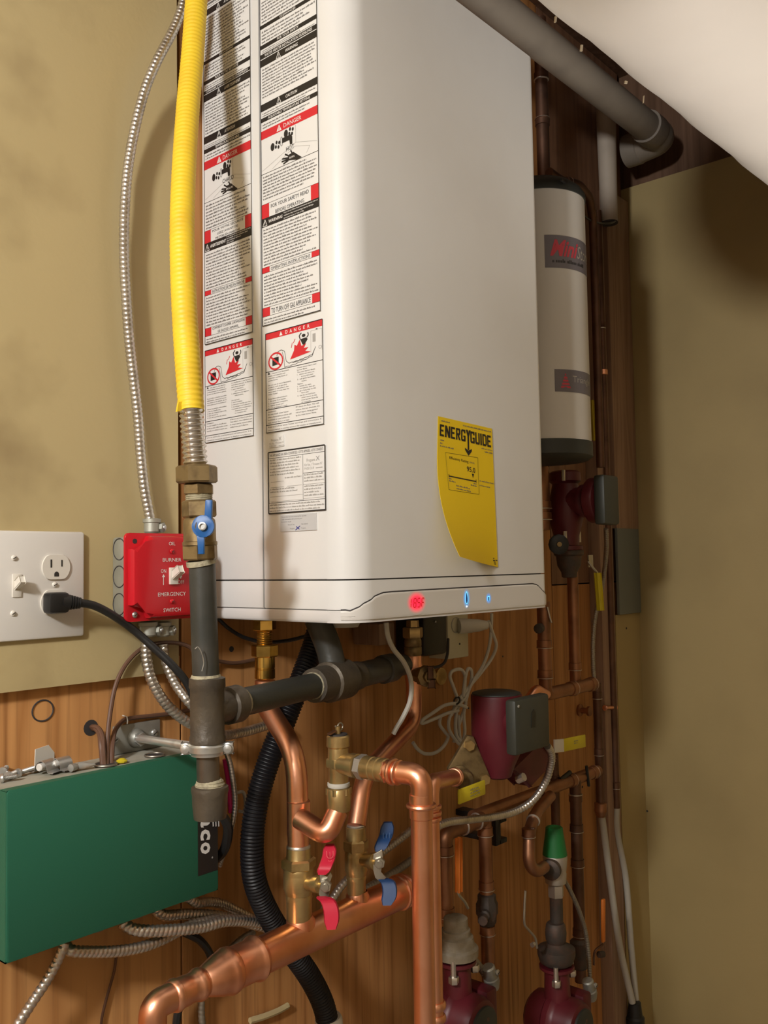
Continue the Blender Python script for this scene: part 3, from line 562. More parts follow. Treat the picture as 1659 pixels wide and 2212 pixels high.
v = z1-h*0.88; s.line((d0+w*0.43,v-h*0.06),(d0+w*0.56,v+h*0.17),0.0010,'blueink',0.0005); s.line((d0+w*0.45,v+h*0.15),(d0+w*0.54,v-h*0.02),0.0010,'blueink',0.0005); s.build(o)

# ------------------------------------------------------------------ energy guide sheet
DG = DF+0.0006
tl, tr, br, bl = P(946,899,DG), P(1062,926,DG), P(1075,1225,DG), P(939,1200,DG)
def eg(u, v, h=0.0):                       # u 0..1 right, v 0..1 down; lower left corner curls off the panel
    p = (tl*(1-u)+tr*u)*(1-v)+(bl*(1-u)+br*u)*v
    k = max(0.0, v-0.25)/0.75; c = (1-u)**1.3*k**2.2
    return p + V(0.006*c, -0.034*c-h, -0.002*c)
bm = B(); n = 20; g = [[bm.verts.new(eg(i/n, j/n)) for i in range(n+1)] for j in range(n+1)]; g2 = [[bm.verts.new(eg(i/n, j/n, 0.0004)) for i in range(n+1)] for j in range(n+1)]
for gg in (g, g2):
    for j in range(n):
        for i in range(n): bm.faces.new((gg[j][i],gg[j][i+1],gg[j+1][i+1],gg[j+1][i]))
for a, b in ((g[0],g2[0]),(g[n],g2[n]),([r[0] for r in g],[r[0] for r in g2]),([r[n] for r in g],[r[n] for r in g2])):
    for i in range(n): bm.faces.new((a[i],a[i+1],b[i+1],b[i]))
guide = part(heater, 'energy_label', bm, 'energy', 'yellow energy rating sheet curling at its lower left corner')
class Bent(Sheet):
    def __init__(s): s.b = {}
    def pt(s, u, v, h=0): return eg(u, v, 0.0005+h)
s = Bent()
def et(t, u, v, hgt, width, align='L', off=0.0, c='ink'):
    vs, fs, x0, x1, y0, y1 = glyphs(t, off); kx = width/(x1-x0); ky = hgt/0.73; du = {'L':0,'C':-width/2,'R':-width}[align]; bm = s.bm(c)
    nv = [bm.verts.new(s.pt(u+du+(x-x0)*kx, v-y*ky, 0.0002)) for x, y, _ in vs]
    for f in fs:
        try: bm.faces.new([nv[i] for i in f])
        except ValueError: pass
# heavy condensed headline, drawn letter by letter
def EL(ch, u, w, v0, v1):
    T = 0.30
    def r(a, b, c, d): s.poly([(u+w*a, v1+(v0-v1)*b),(u+w*c, v1+(v0-v1)*b),(u+w*c, v1+(v0-v1)*d),(u+w*a, v1+(v0-v1)*d)], 'ink', 0.0002)
    if ch == 'E': r(0,0,T,1); r(0,0,.9,.17); r(0,.42,.78,.58); r(0,.83,.9,1)
    if ch == 'N': r(0,0,T,1); r(1-T,0,1,1); s.poly([(u, v0),(u+w*T*1.2, v0),(u+w, v1),(u+w*(1-T*1.2), v1)], 'ink', 0.0002)
    if ch == 'R': r(0,0,T,1); r(0,.83,.85,1); r(.62,.52,.95,.95); r(0,.42,.85,.58); s.poly([(u+w*.3,v1+(v0-v1)*.45),(u+w*.62,v1+(v0-v1)*.45),(u+w,v1),(u+w*.66,v1)], 'ink', 0.0002)
    if ch == 'G': r(0,.08,T,.92); r(.1,.83,.95,1); r(.1,0,.95,.17); r(.66,.05,.98,.5); r(.5,.36,.98,.5); r(.66,.7,.95,.9)
    if ch == 'U': r(0,.1,T,1); r(1-T,.1,1,1); r(.08,0,.92,.18)
    if ch == 'I': r(0.1,0,.9,1)
    if ch == 'D': r(0,0,T,1); r(0,.83,.8,1); r(0,0,.8,.17); r(1-T,.1,1,.9)
v0, v1 = 0.055, 0.140
u = 0.03
for ch, w in (('E',.088),('N',.10),('E',.088),('R',.09),('G',.09),('Y',.075),('G',.09),('U',.09),('I',.042),('D',.09),('E',.088)):
    if ch == 'Y':
        yu = u+w/2
        s.poly([(u-.006,v0-.004),(u+.03,v0-.004),(yu+.012,v0+.045),(yu-.012,v0+.045)], 'ink', 0.0002); s.poly([(u+w-.024,v0-.004),(u+w+.012,v0-.004),(yu+.012,v0+.045),(yu-.012,v0+.045)], 'ink', 0.0002)
        s.poly([(yu-.014,v0+.035),(yu+.014,v0+.035),(yu+.014,.195),(yu-.014,.195)], 'ink', 0.0002); s.poly([(yu-.062,.184),(yu,.200),(yu+.062,.184),(yu+.062,.200),(yu,.238),(yu-.062,.200)], 'ink', 0.0002)
    else: EL(ch, u, w-0.008, v0, v1)
    u += w+0.002
def eg_lines(*a):
    for u0, u1, v, ld, c in a: s.greek(u0, u1, v, -ld, 1, c, h=0.0002, rag=0.0, seed=int(v*999)+int(u0*77))
class _G: pass
def greek_down(u0, u1, v, hgt, c, seed):
    rn = random.Random(seed); bm = s.bm(c); u = u0
    while u < u1:
        for k in range(rn.randint(2,8)):
            if u > u1: break
            hh = hgt*rn.choice((.65,.65,1.0)); ww = .011*rn.choice((.5,.9,1.0)); bm.faces.new([bm.verts.new(s.pt(*q, 0.0002)) for q in ((u,v),(u+ww*.7,v),(u+ww*.7,v-hh),(u,v-hh))]); u += ww
        u += .009
for k, q in enumerate(((.05,.20,.032),(.44,.97,.030),(.04,.10,.172),(.04,.08,.196),(.04,.28,.215),(.78,.98,.165),(.84,.98,.186),(.72,.985,.405),(.72,.92,.438),(.30,.55,.478),(.30,.55,.498),(.18,.22,.437),(.18,.29,.454),(.61,.66,.434),(.56,.66,.450))): greek_down(q[0], q[1], q[2], .010, 'grey', k)
fr_ = [(.13,.25),(.70,.235),(.70,.50),(.16,.515)]
for (a, b), (c, d) in zip(fr_, fr_[1:]+fr_[:1]): s.poly([(a,b),(c,d),(c+.004,d+.002),(a+.004,b+.002)], 'ink', 0.0002)
et('Efficiency Rating', .20, .290, .020, .33); et('(AFUE)', .55, .288, .012, .09, c='grey'); et('95.0', .50, .352, .038, .15, off=0.01)
s.poly([(.585,.362),(.625,.362),(.605,.392)], 'ink', 0.0002); s.poly([(.18,.412),(.66,.408),(.66,.416),(.18,.420)], 'ink', 0.0002); s.poly([(.18,.402),(.188,.402),(.188,.424),(.18,.424)], 'ink', 0.0002); s.poly([(.655,.398),(.663,.398),(.663,.420),(.655,.420)], 'ink', 0.0002)
for t in ((.90,.955,.945,.963),(.955,.950,.99,.957),(.905,.94,.93,.946)): s.poly([(t[0],t[1]),(t[2],t[1]),(t[2],t[3]),(t[0],t[3])], 'ink', 0.0002)
for k in range(14):
    a = k*2*PI/14; b = a+2*PI/14; s.poly([(.94+.02*math.cos(a),.978+.009*math.sin(a)),(.94+.02*math.cos(b),.978+.009*math.sin(b)),(.94+.012*math.cos(b),.978+.005*math.sin(b)),(.94+.012*math.cos(a),.978+.005*math.sin(a))], 'ink', 0.0002)
s.build(guide)
# ================================================================== wall plate, plug and cord
def pp(*a): return [P(*t) for t in a]
pr = P(183,1149,0.006); zt, zb = pr.z, P(181,1374,0.006).z; x1 = pr.x; x0 = x1-0.1145
wp = thing('outlet_plate', 'wide white wall plate holding a toggle switch and a duplex outlet', 'outlet', V((x0+x1)/2, 0, zb))
part(wp, 'faceplate', box(B(), x0, x1, -0.0062, 0.0, zb, zt, 0.0028), 'plate')
c = P(36,1265,0.0062); part(wp, 'toggle_frame', box(B(), c.x-0.0052, c.x+0.0052, -0.0078, -0.005, c.z-0.0125, c.z+0.0125, 0.0008), 'ivory')
bm = B(); obox(bm, c+V(0,-0.0055,0.003), V(0.0030,0,0), V(0,-0.0062,0.0036), V(0,0.0018,0.0034), 0.001); part(wp, 'toggle', bm, 'ivory')
for x, y in ((30,1205),(28,1325),(118,1263)): screw(wp, P(x,y,0.0062), ND, 0.0031, 'ivory')
for x, y in ((120,1225),(117,1301)):
    c = P(x,y,0.0062); poly = []
    for k in range(40):
        a = 2*PI*k/40; poly.append((0.0165*math.cos(a), max(-0.0135, min(0.0135, 0.0165*math.sin(a)))))
    f = part(wp, 'outlet_face', prism(B(), poly, c, V(1,0,0), UP, ND, 0.0022, 0.0006), 'ivory')
    s = Sheet(c+ND*0.0023, V(1,0,0), UP, ND); s.rect(-0.0074,-0.0005,-0.0054,0.0085,'slot'); s.rect(0.0054,0.0005,0.0072,0.0080,'slot')
    s.poly([(0.0028*math.cos(k*PI/8), -0.0078+0.0028*math.sin(k*PI/8)) for k in range(0,9)]+[(-0.0028,-0.0104),(0.0028,-0.0104)], 'slot'); s.build(f, 'slots')
pc = thing('power_cord', 'black power cord with moulded plug pushed into the lower outlet', 'cord', P(117,1301,0.009))
c = P(113,1302,0.0085); bm = B(); box(bm, c.x-0.0125, c.x+0.012, -0.026, -0.0085, c.z-0.0115, c.z+0.0115, 0.004); part(pc, 'plug', bm, 'black')
a = P(133,1300,0.018); b = P(178,1303,0.024); d_ = (b-a); L = d_.length; prf = [(0,0.0095),(L*0.4,0.0085)]
for k in range(4): t = L*(0.42+0.13*k); prf += [(t,0.0070-k*0.0005),(t+L*0.03,0.0082-k*0.0006),(t+L*0.09,0.0080-k*0.0006),(t+L*0.115,0.0064-k*0.0005)]
part(pc, 'strain_relief', lathe(B(), a, d_, prf+[(L,0.0048)], 18), 'black')
part(pc, 'flex', cable(pp((172,1302,0.024),(205,1309,0.027),(245,1330,0.030),(290,1362,0.032),(335,1402,0.046),(375,1440,0.060),(405,1478,0.068),(425,1530,0.072),(432,1590,0.074)), 0.0047, 12), 'black')

# ================================================================== emergency switch box
X0, X1, Z0, Z1 = 0.5935, 0.6980, 1.3905, 1.4930
sb = thing('switch_box', 'red emergency switch cover on a square grey steel box', 'switch', V((X0+X1)/2, 0, Z0))
part(sb, 'steel_box', box(B(), X0+0.005, X1-0.005, -0.033, -0.0002, Z0+0.004, Z1-0.004, 0.004), 'boxg')
for z in (0.084, 0.052, 0.020):
    bm = B(); c = V(X0+0.0052, -0.0165, Z0+z); tube(bm, [c+V(-0.0004, 0.0125*math.cos(k*PI/14), 0.0125*math.sin(k*PI/14)) for k in range(29)], 0.0006, 6, False); part(sb, 'knockout', bm, 'gap')
for z in (0.068, 0.036):
    bm = B(); lathe(bm, V(X0+0.0055,-0.029,Z0+z), NL, [(-0.001,0.0016),(0.0007,0.0016)], 10); part(sb, 'box_hole', bm, 'gap')
def rrect(x0, x1, z0, z1, r, n=5):
    out = []
    for cx, cz, a in ((x1-r,z1-r,0),(x0+r,z1-r,PI/2),(x0+r,z0+r,PI),(x1-r,z0+r,1.5*PI)):
        for k in range(n+1): t = a+PI/2*k/n; out.append((cx+r*math.cos(t), cz+r*math.sin(t)))
    return out
bm = B(); prism(bm, rrect(X0,X1,Z0,Z1,0.006), V(0,-0.033,0), V(1,0,0), UP, ND, 0.0035, 0.001)
n = 0.020; i = 0.007
poly = [(X0+i+n,Z1-i*0.5),(X1-i-n*0.4,Z1-i*0.5),(X1-i*0.5,Z1-i-n*0.4),(X1-i*0.5,Z0+i+n*0.4),(X1-i-n*0.4,Z0+i*0.5),(X0+i+n,Z0+i*0.5),(X0+i+n*0.75,Z0+i+n*0.35),(X0+i*0.5,Z0+i+n*0.6),(X0+i*0.5,Z1-i-n*0.6),(X0+i+n*0.75,Z1-i-n*0.35)]
prism(bm, poly[::-1], V(0,-0.0364,0), V(1,0,0), UP, ND, 0.0125, 0.0045)
cover = part(sb, 'red_cover', bm, 'redp')
dc = 0.0491; s = Sheet(V(0,-dc,0), V(1,0,0), UP, ND)
def tx(t, x, y, wpx, hpx, c='wink', d=dc):
    p = P(x,y,d); w = P(x+wpx/2,y,d).x-P(x-wpx/2,y,d).x; s.text(t, p.x, p.z-S(hpx,p)/2, S(hpx,p), c, width=w, align='C')
for t in (('OIL',371.5,1174,14,8),('BURNER',371.5,1209,40,8),('ON',353,1233,11,8.5),('OFF',390.5,1257,14,8.5),('EMERGENCY',371.5,1283,60,8.5),('SWITCH',371.5,1317,37,8.5)): tx(*t)
for x, ya, yb in ((353,1264,1242),(390,1236,1249)):
    a, b = P(x,ya,dc), P(x,yb,dc); k = 1 if b.z > a.z else -1; s.line((a.x,a.z),(b.x,b.z),0.0009,'wink'); s.poly([(b.x-0.0022,b.z-k*0.0026),(b.x+0.0022,b.z-k*0.0026),(b.x,b.z+k*0.001)], 'wink', 0.0003)
s.build(sb, 'lettering')
for y in (1191,1299): screw(sb, P(371.5,y,dc), ND, 0.0030, 'redp')
screw(sb, P(291,1328,0.0365), ND, 0.0036); lathe_ = B(); lathe(lathe_, P(291,1169,0.0365), ND, [(-0.002,0.0030),(0.0004,0.0030)], 14); part(sb, 'screw_hole', lathe_, 'gap')
c = P(374,1244,dc); part(sb, 'toggle_frame', box(B(), c.x-0.0058, c.x+0.0058, -dc-0.003, -dc+0.002, c.z-0.0100, c.z+0.0100, 0.0008), 'ivory')
bm = B(); obox(bm, c+V(0,-0.0085,0.0045), V(0.0036,0,0), V(0,-0.0062,0.0034), V(0,0.002,0.0038), 0.001); part(sb, 'toggle', bm, 'ivory')

# armoured cables
def bx(label, pts, R=0.0061, m='mc', name='armoured_cable', group=None, seg=12, pitch=0.0056, ends=()):
    p = [P(*q) for q in pts]
    if not ends: return solo(name, label, 'cable', armour(p, R, pitch, seg), m, group)
    t = thing(name, label, 'cable', p[0], group); part(t, 'armour', armour(p, R, pitch, seg), m)
    for kind, q, ax in ends:
        q = P(*q); bm = B(); ax = Vector(ax).normalized(); lathe(bm, q, ax, [(0,R*1.25),(0.002,R*1.55),(0.012,R*1.5),(0.013,R*1.75),(0.017,R*1.75),(0.018,R*1.2)], 16); o = part(t, 'clamp_connector', bm, 'boxg')
        side = V(1,-0.7,0).normalized(); b2 = B(); c2 = q+ax*0.007+side*R*2.0; lathe(b2, c2, side+V(0,-1,0), [(-0.004,0.0062),(0.002,0.0062),(0.0026,0.0052)], 6, 0.3); part(o, 'connector_lug', b2, 'boxg'); screw_c = c2+(side+V(0,-1,0)).normalized()*0.0026
        b3 = B(); lathe(b3, screw_c, side+V(0,-1,0), [(0,0.0032),(0.0012,0.003),(0.002,0.001)], 12); part(o, 'connector_screw', b3, 'zinc')
    return t
bx('long bare steel cable bowing down the yellow wall to the red switch box', [(402,-30,.040),(392,20,.040),(372,70,.038),(340,130,.036),(313,195,.028),(292,275,.022),(277,360,.018),(270,440,.018),(268,520,.016),(270,600,.016),(278,720,.016),(290,830,.016),(298,900,.016),(303,970,.017),(311,1050,.018),(321,1105,.018),(327,1135,.018)], 0.0062, ends=[('c',(328,1152,.018),(0,0,1))])
bx('outer of two armoured cables leaving the bottom of the red switch box', [(316,1385,.016),(316,1420,.016),(326,1465,.018),(352,1512,.022),(388,1548,.026),(425,1570,.03),(470,1588,.03),(520,1583,.02),(560,1572,.012),(600,1560,.008)], 0.0066, ends=[('c',(320,1375,.018),(0,0,1))])
bx('inner of two armoured cables leaving the bottom of the red switch box', [(353,1392,.016),(358,1430,.018),(377,1475,.028),(402,1510,.044),(425,1540,.05),(436,1600,.052)], 0.0058, ends=[('c',(352,1375,.018),(0,0,1))])

# ================================================================== brown control wires
def wire(name, label, pts, R, m='brown', cat='wire', group=None, seg=8): return solo(name, label, cat, cable(pp(*pts), R, seg), m, group)
wire('control_wire', 'brown wire arching from the green box up past the wall edge', [(231,1652,.03),(232,1600,.02),(238,1540,.012),(250,1480,.008),(272,1435,.006),(305,1402,.006),(340,1390,.008),(380,1389,.01),(410,1398,.012),(428,1420,.012),(470,1428,-.004),(510,1432,-.006),(555,1424,-.006)], 0.0026)
wire('control_wire', 'brown wire poking out of the hole bored in the plywood', [(193,1572,-.03),(200,1570,-.004),(212,1573,.008),(221,1590,.018),(223,1620,.026),(226,1652,.03)], 0.0028)
wire('control_wire', 'short brown wire standing beside the bored hole', [(193,1576,-.03),(204,1574,.0),(214,1585,.012),(217,1610,.022),(221,1652,.028)], 0.0026)
t = wire('control_wire', 'brown wire stapled along the plywood above the metal plate', [(241,1651,.03),(243,1610,.022),(248,1580,.008),(262,1560,-.006),(280,1552,-.008),(330,1546,-.008),(380,1540,-.008),(425,1530,-.008)], 0.0028)
bm = B(); c = P(271,1556,-.006); tube(bm, [c+V(0,-0.0035,-0.004), c+V(0,-0.0045,0.0), c+V(0,-0.003,0.0045), c+V(0,0.006,0.005)], 0.0008, 6); part(t, 'staple', bm, 'cord')

# ================================================================== gas line
G = 0.19
hp = pp((426,-60,.072),(424,0,.078),(416,120,.092),(407,220,.106),(400,320,.122),(395,420,.137),(393.5,520,.152),(397,640,.168),(404,760,.181),(413.5,890,.19))
gh = thing('gas_hose', 'yellow corrugated gas hose hanging beside the white heater', 'hose', P(424,1045,G))
cpt = catmull(hp, 14); part(gh, 'yellow_jacket', rings(cpt, 0.0136, 0.0056, 0.045, 22), 'hose')
a, b = P(412.5,880,G), P(423,1008,G); part(gh, 'bare_tube', rings(resample([a,b],0.002), 0.0128, 0.0054, 0.16, 24, 8), 'csst', 'bare stainless corrugated end')
bm = B(); c = P(388,878,G); obox(bm, c, V(0.003,0,0.001), V(0,0.0012,0), V(0.001,0,0.005)); part(gh, 'jacket_flap', bm, 'hose')
def seg_(x0, y0, x1, y1, d=G): return P(x0,y0,d), P(x1,y1,d)
a, b = seg_(424.5,1006,425.5,1044); bm = B(); hexn(bm, a, b, 0.0212, 0.55); part(gh, 'hose_nut', bm, 'brassold')
gv = thing('gas_valve', 'dull brass gas shutoff valve with a small blue lever', 'valve', P(432,1215,G))
a, b = seg_(429,1046,429.5,1069); part(gv, 'adapter_nut', hexn(B(), a, b, 0.0165, 0.2), 'brassold')
a, b = seg_(429.5,1068,430,1084); part(gv, 'threads', lathe(B(), a, b-a, [(k*(b-a).length/8, 0.0132 if k%2 else 0.0142) for k in range(9)], 20), 'dope')
a, b = seg_(429.5,1081,430.5,1118); part(gv, 'top_hex', hexn(B(), a, b, 0.0176, 0.75), 'brassold')
a, b = seg_(430.5,1116,432,1178); L = (b-a).length; part(gv, 'valve_body', lathe(B(), a, b-a, [(0,0.0125),(L*.12,0.0160),(L*.3,0.0166),(L*.7,0.0166),(L*.86,0.0168),(L*.88,0.0178),(L,0.0178)], 22), 'brassold')
a, b = seg_(432,1176,433,1210); part(gv, 'bottom_hex', hexn(B(), a, b, 0.0186, 0.3), 'brassold')
a, b = seg_(433,1209,435,1220); part(gv, 'lower_threads', lathe(B(), a, b-a, [(0,0.0148),((b-a).length,0.0150)], 20), 'dope')
NC = (-CF-V(0,0,-CF.z)).normalized(); HU = V(-NC.y, NC.x, 0); HU = HU if HU.dot(CR) > 0 else -HU
hc = P(439,1137,G+0.028)
sc_ = S(1,hc)
poly = []
for k in range(0,41):
    a = PI/2+2*PI*k/40; poly.append((24*math.cos(a), 24*math.sin(a)))
bm = B(); disc = [(24*math.cos(2*PI*k/36)*sc_, 24*math.sin(2*PI*k/36)*sc_) for k in range(36)]
prism(bm, disc, hc-NC*0.004, HU, UP, NC, 0.006, 0.0003)
prism(bm, [(q[0]*sc_,q[1]*sc_) for q in ((2,10),(18,14),(20,54),(19,57),(6,57),(5,55))], hc-NC*0.004, HU, UP, NC, 0.0055, 0.001)
prism(bm, [(q[0]*sc_,q[1]*sc_) for q in ((-18,-12),(4,-14),(2,-30),(2,-58),(1,-60),(-11,-60),(-12,-58),(-10,-30))][::-1], hc-NC*0.004, HU, UP, NC, 0.0055, 0.001)
lever = part(gv, 'blue_lever', bm, 'blue')
s = Sheet(hc+NC*0.0023, HU, UP, NC); 

b2 = B(); lathe(b2, hc+NC*0.001, NC, [(0,0.0042),(0.004,0.0042),(0.0042,0.0028),(0.002,0.0026)], 16); part(gv, 'lever_nut', b2, 'zinc')
b2 = B(); cyl(b2, P(432,1137,G), hc, 0.008, 14); part(gv, 'stem', b2, 'brassold')

gp = thing('gas_pipe', 'black iron gas pipe with tee, capped drip leg and side branch', 'pipe', P(454,1766,G))
a, b = seg_(436.5,1218,445,1468); bm = cyl(B(), a, b, 0.0137, 22); part(gp, 'riser', bm, 'iron')
TX = P(446.5,1535,G); BE = P(862,1438,0.115); BD = (BE-TX).normalized()
def onb(x):
    lo, hi = 0.0, 0.7
    for _ in range(40):
        mid = (lo+hi)/2
        if PJ(TX+BD*mid)[0] < x: lo = mid
        else: hi = mid
    return lo
def zat(y): return P(446.5,y,G).z-TX.z
def vx(y): return V(TX.x+(P(451,1660,G).x-TX.x)*(1535-y)/-125*0.6, TX.y, P(446.5,y,G).z)
R_ = 0.0174
prof = [(1462,.0150),(1465,.0185),(1484,.0187),(1488,R_),(1588,R_),(1592,.0183),(1604,.0183),(1606,.0145)]
a = vx(1606); bm = B(); lathe(bm, a, UP, [(vx(y).z-a.z, r) for y, r in prof[::-1]], 26)
lathe(bm, TX, BD, [(0.0,R_*0.93),(onb(488),R_*0.95),(onb(490),.0198),(onb(512),.0200),(onb(514),.0155)], 26); part(gp, 'tee', bm, 'malle')
a = vx(1470); bm = B(); lathe(bm, a, UP, [(0,.0165),(0.003,.0158),(0.006,.0145)], 20); part(gp, 'thread_sealant', bm, 'dope')
a, b = TX+BD*onb(505), TX+BD*onb(700); part(gp, 'branch_pipe', cyl(B(), a, b, 0.0152, 22), 'iron')
bm = B(); lathe(bm, TX+BD*onb(513), BD, [(0,.0160),(0.006,.0163),(0.0075,.0153)], 20); part(gp, 'thread_sealant', bm, 'dope')
o0, o1, o2, o3, o4, o5, o6 = [onb(x) for x in (676,686,705,745,772,826,846)]
bm = B(); lathe(bm, TX, BD, [(o0,.0150),(o0+.001,.0205),(o1,.0215),(o2,.0215),(o2+.002,.0250),(o3,.0250),(o3+.003,.0200),(o4,.0185)], 24); part(gp, 'union', bm, 'malle')
bm = B(); lathe(bm, TX+BD*(o0-.001), BD, [(0,.0162),(0.003,.0168),(0.004,.0155)], 20); part(gp, 'thread_sealant', bm, 'dope')
bm = B(); lathe(bm, TX, BD, [(o4-.002,.0165),(o5,.0165),(o5+.001,.0195),(o6,.0195),(o6+.002,.0150),(onb(872),.0145)], 22); part(gp, 'branch_nipple', bm, 'iron')
ga = TX+BD*((o2+o3)/2); gb = V(ga.x-0.012, ga.y+0.02, ZB-0.0006)
bm = tube(B(), fillet([ga, ga+(gb-ga)*0.5+V(0.006,0,0), gb], 0.02), 0.0165, 18); part(gp, 'heater_inlet', bm, 'iron')
a, b = vx(1636), vx(1702); part(gp, 'drip_nipple', cyl(B(), vx(1600), b, 0.0116, 20), 'iron2')
cp_ = P(453.5,1730,G); z = lambda y: P(453.5,y,G).z
a = V(cp_.x, cp_.y, z(1767)); bm = B(); lathe(bm, a, UP, [(0,.0165),(z(1738)-a.z,.0178),(z(1715)-a.z,.0182),(z(1706)-a.z,.0192),(z(1699)-a.z,.0186),(z(1697)-a.z,.0150)], 24); part(gp, 'drip_cap', bm, 'malle')
a = V(cp_.x, cp_.y, z(1700)); bm = B(); lathe(bm, a, UP, [(0,.0155),(0.002,.0148),(0.003,.0152),(0.005,.0138),(0.006,.0140),(0.008,.0120)], 20); part(gp, 'thread_sealant', bm, 'dope')
# scrape marks
bm = cable(pp((421,1402,G+.0135),(428,1398,G+.0142),(436,1412,G+.0142),(440,1432,G+.0142),(436,1450,G+.0142)), 0.0005, 6); part(gp, 'sealant_drip', bm, 'zinc')

# pipe clamp on a threaded rod
pcx = thing('pipe_clamp', 'shiny split ring clamp holding the gas pipe on a threaded rod', 'clamp', P(290,1597,pd))
q = [P(242,1569,pd), P(343,1556,pd), P(345,1613,pd), P(240,1632,pd)]
part(pcx, 'wall_flange', box(B(), q[0].x, q[1].x, 0.0085, 0.012, q[3].z, q[0].z, 0.0012), 'zincp')
for x, y in ((247,1599),(333,1583)): screw(pcx, P(x,y,pd+.0035), ND, 0.0046)
ra = P(293,1594,pd+.003); rb = P(420,1613,G-0.004)
bm = B(); lathe(bm, ra, ND, [(0,.0115),(0.005,.0110),(0.009,.0080)], 20); part(pcx, 'rod_collar', bm, 'zincp')
part(pcx, 'rod_nut', hexn(B(), ra+ND*0.008, ra+ND*0.014, 0.0085), 'zinc')
L = (rb-ra).length; part(pcx, 'threaded_rod', rings(resample([ra, rb], 0.0003), 0.0046, 0.0016, 0.10, 14, 4), 'zinc')
cc = V(vx(1613).x, -G, P(451,1615,G).z)
bm = B(); n = 40; hh = 0.0068
pts = [(0.0195+0.0016*abs(math.sin(k*PI/4)) if False else 0.0182, 2*PI*k/n) for k in range(n)]
lathe(bm, cc-UP*hh, UP, [(0,.0140),(0,.0170),(0.002,.0172),(0.004,.0190),(2*hh-0.004,.0190),(2*hh-0.002,.0172),(2*hh,.0170),(2*hh,.0140)], 40); part(pcx, 'clamp_ring', bm, 'zinc')
LD = -HU
for sg, nm in ((1,'clamp_ear'),(-1,'clamp_ear')):
    e = cc+HU*sg*-0.0215; bm = B(); obox(bm, e, HU*0.0048, NC*0.0030, UP*0.0058, 0.001); ear = part(pcx, nm, bm, 'zinc')
    b3 = B(); lathe(b3, e+NC*0.003, NC, [(0,.0058),(0.0012,.0058),(0.002,.0044),(0.0042,.0042),(0.005,.001)], 16); part(ear, 'ear_screw', b3, 'zinc')

# ================================================================== green zone control box
GD = 0.06
gx0 = 0.4435; gx1 = P(472,1925,GD).x; gz0 = P(14,2083,GD).z; gz1 = P(14,1708,GD).z-0.0005
gb_ = thing('zone_control_box', 'dark green metal control box on the plywood with a dusty grey top', 'control box', V((gx0+gx1)/2, 0, gz0))
part(gb_, 'back_tray', box(B(), gx0+0.002, gx1-0.002, -GD+0.010, 0.0118, gz0+0.002, gz1-0.0012), 'dust')
bm = B(); 
poly = rrect(gx0, gx1, gz0, gz1, 0.004, 3)
prism(bm, poly, V(0,-GD+0.0015,0), V(1,0,0), UP, ND, 0.0015, 0.0012)
box(bm, gx0, gx0+0.0015, -GD+0.001, 0.010, gz0, gz1-0.001); box(bm, gx1-0.0015, gx1, -GD+0.001, 0.010, gz0, gz1-0.001)
box(bm, gx0, gx1, -GD+0.001, -GD+0.012, gz1-0.0015, gz1); box(bm, gx0, gx1, -GD+0.001, 0.008, gz0, gz0+0.0015)
part(gb_, 'green_cover', bm, 'green')
o = gb_; c0 = P(426,1760,GD); c1 = P(472,1862,GD)
s = Sheet(V(0,-GD-0.0002,0), V(1,0,0), UP, ND)
s.rect(P(427,1800,GD).x, P(427,1893,GD).z, gx1-0.001, P(450,1690,GD).z, 'ink')
def vt(ch, x, y, wpx, hpx):
    p = P(x,y,GD); s.text(ch, p.x, p.z, S(hpx,p)*0.86, 'wink', width=S(wpx,p), align='C', rot=-PI/2, h=0.0004, off=0.04, shear=0.18)
zc = P(434,1800,GD); 
for ch, y, w in (('a',1775,25),('c',1804,23),('o',1833,25)): 
    p = P(434,y,GD); s.text(ch, p.x, p.z, S(36,p), 'wink', width=S(w,p), align='C', rot=-PI/2, h=0.0004, off=0.035, shear=0.15)
p = P(434,1743,GD); s.text('T', p.x, p.z, S(30,p), 'wink', width=S(34,p), align='C', rot=-PI/2, h=0.0004, off=0.035, shear=0.15)
for x in (459,465,471): 
    a, b = P(x,1765,GD), P(x+1,1785,GD); s.line((a.x,a.z+0.004),(b.x,b.z),0.0016,'wink',0.0004)
s.poly([(P(458,1852,GD).x+0.0012*math.cos(k*PI/5), P(458,1852,GD).z+0.0012*math.sin(k*PI/5)) for k in range(10)], 'lgrey', 0.0004)
s.build(gb_, 'name_strip')
def on_top(x, y):
    c = PZ(x, y, gz1); c.y = max(-GD+0.006, min(c.y, -0.004)); return c
def ring_hole(x, y, r, name, par):
    c = on_top(x,y); bm = B(); lathe(bm, c, UP, [(-0.0005,r),(0.0006,r)], 22); k = part(par, name, bm, 'gap')
    b2 = B(); tube(b2, [c+V(r*1.15*math.cos(t*PI/12), r*1.15*math.sin(t*PI/12), 0.0008) for t in range(25)], 0.0012, 8, False); part(k, 'hole_rim', b2, 'mcd')
ring_hole(228,1652,0.0105,'wire_hole',gb_); ring_hole(334,1632,0.0095,'knockout_hole',gb_)
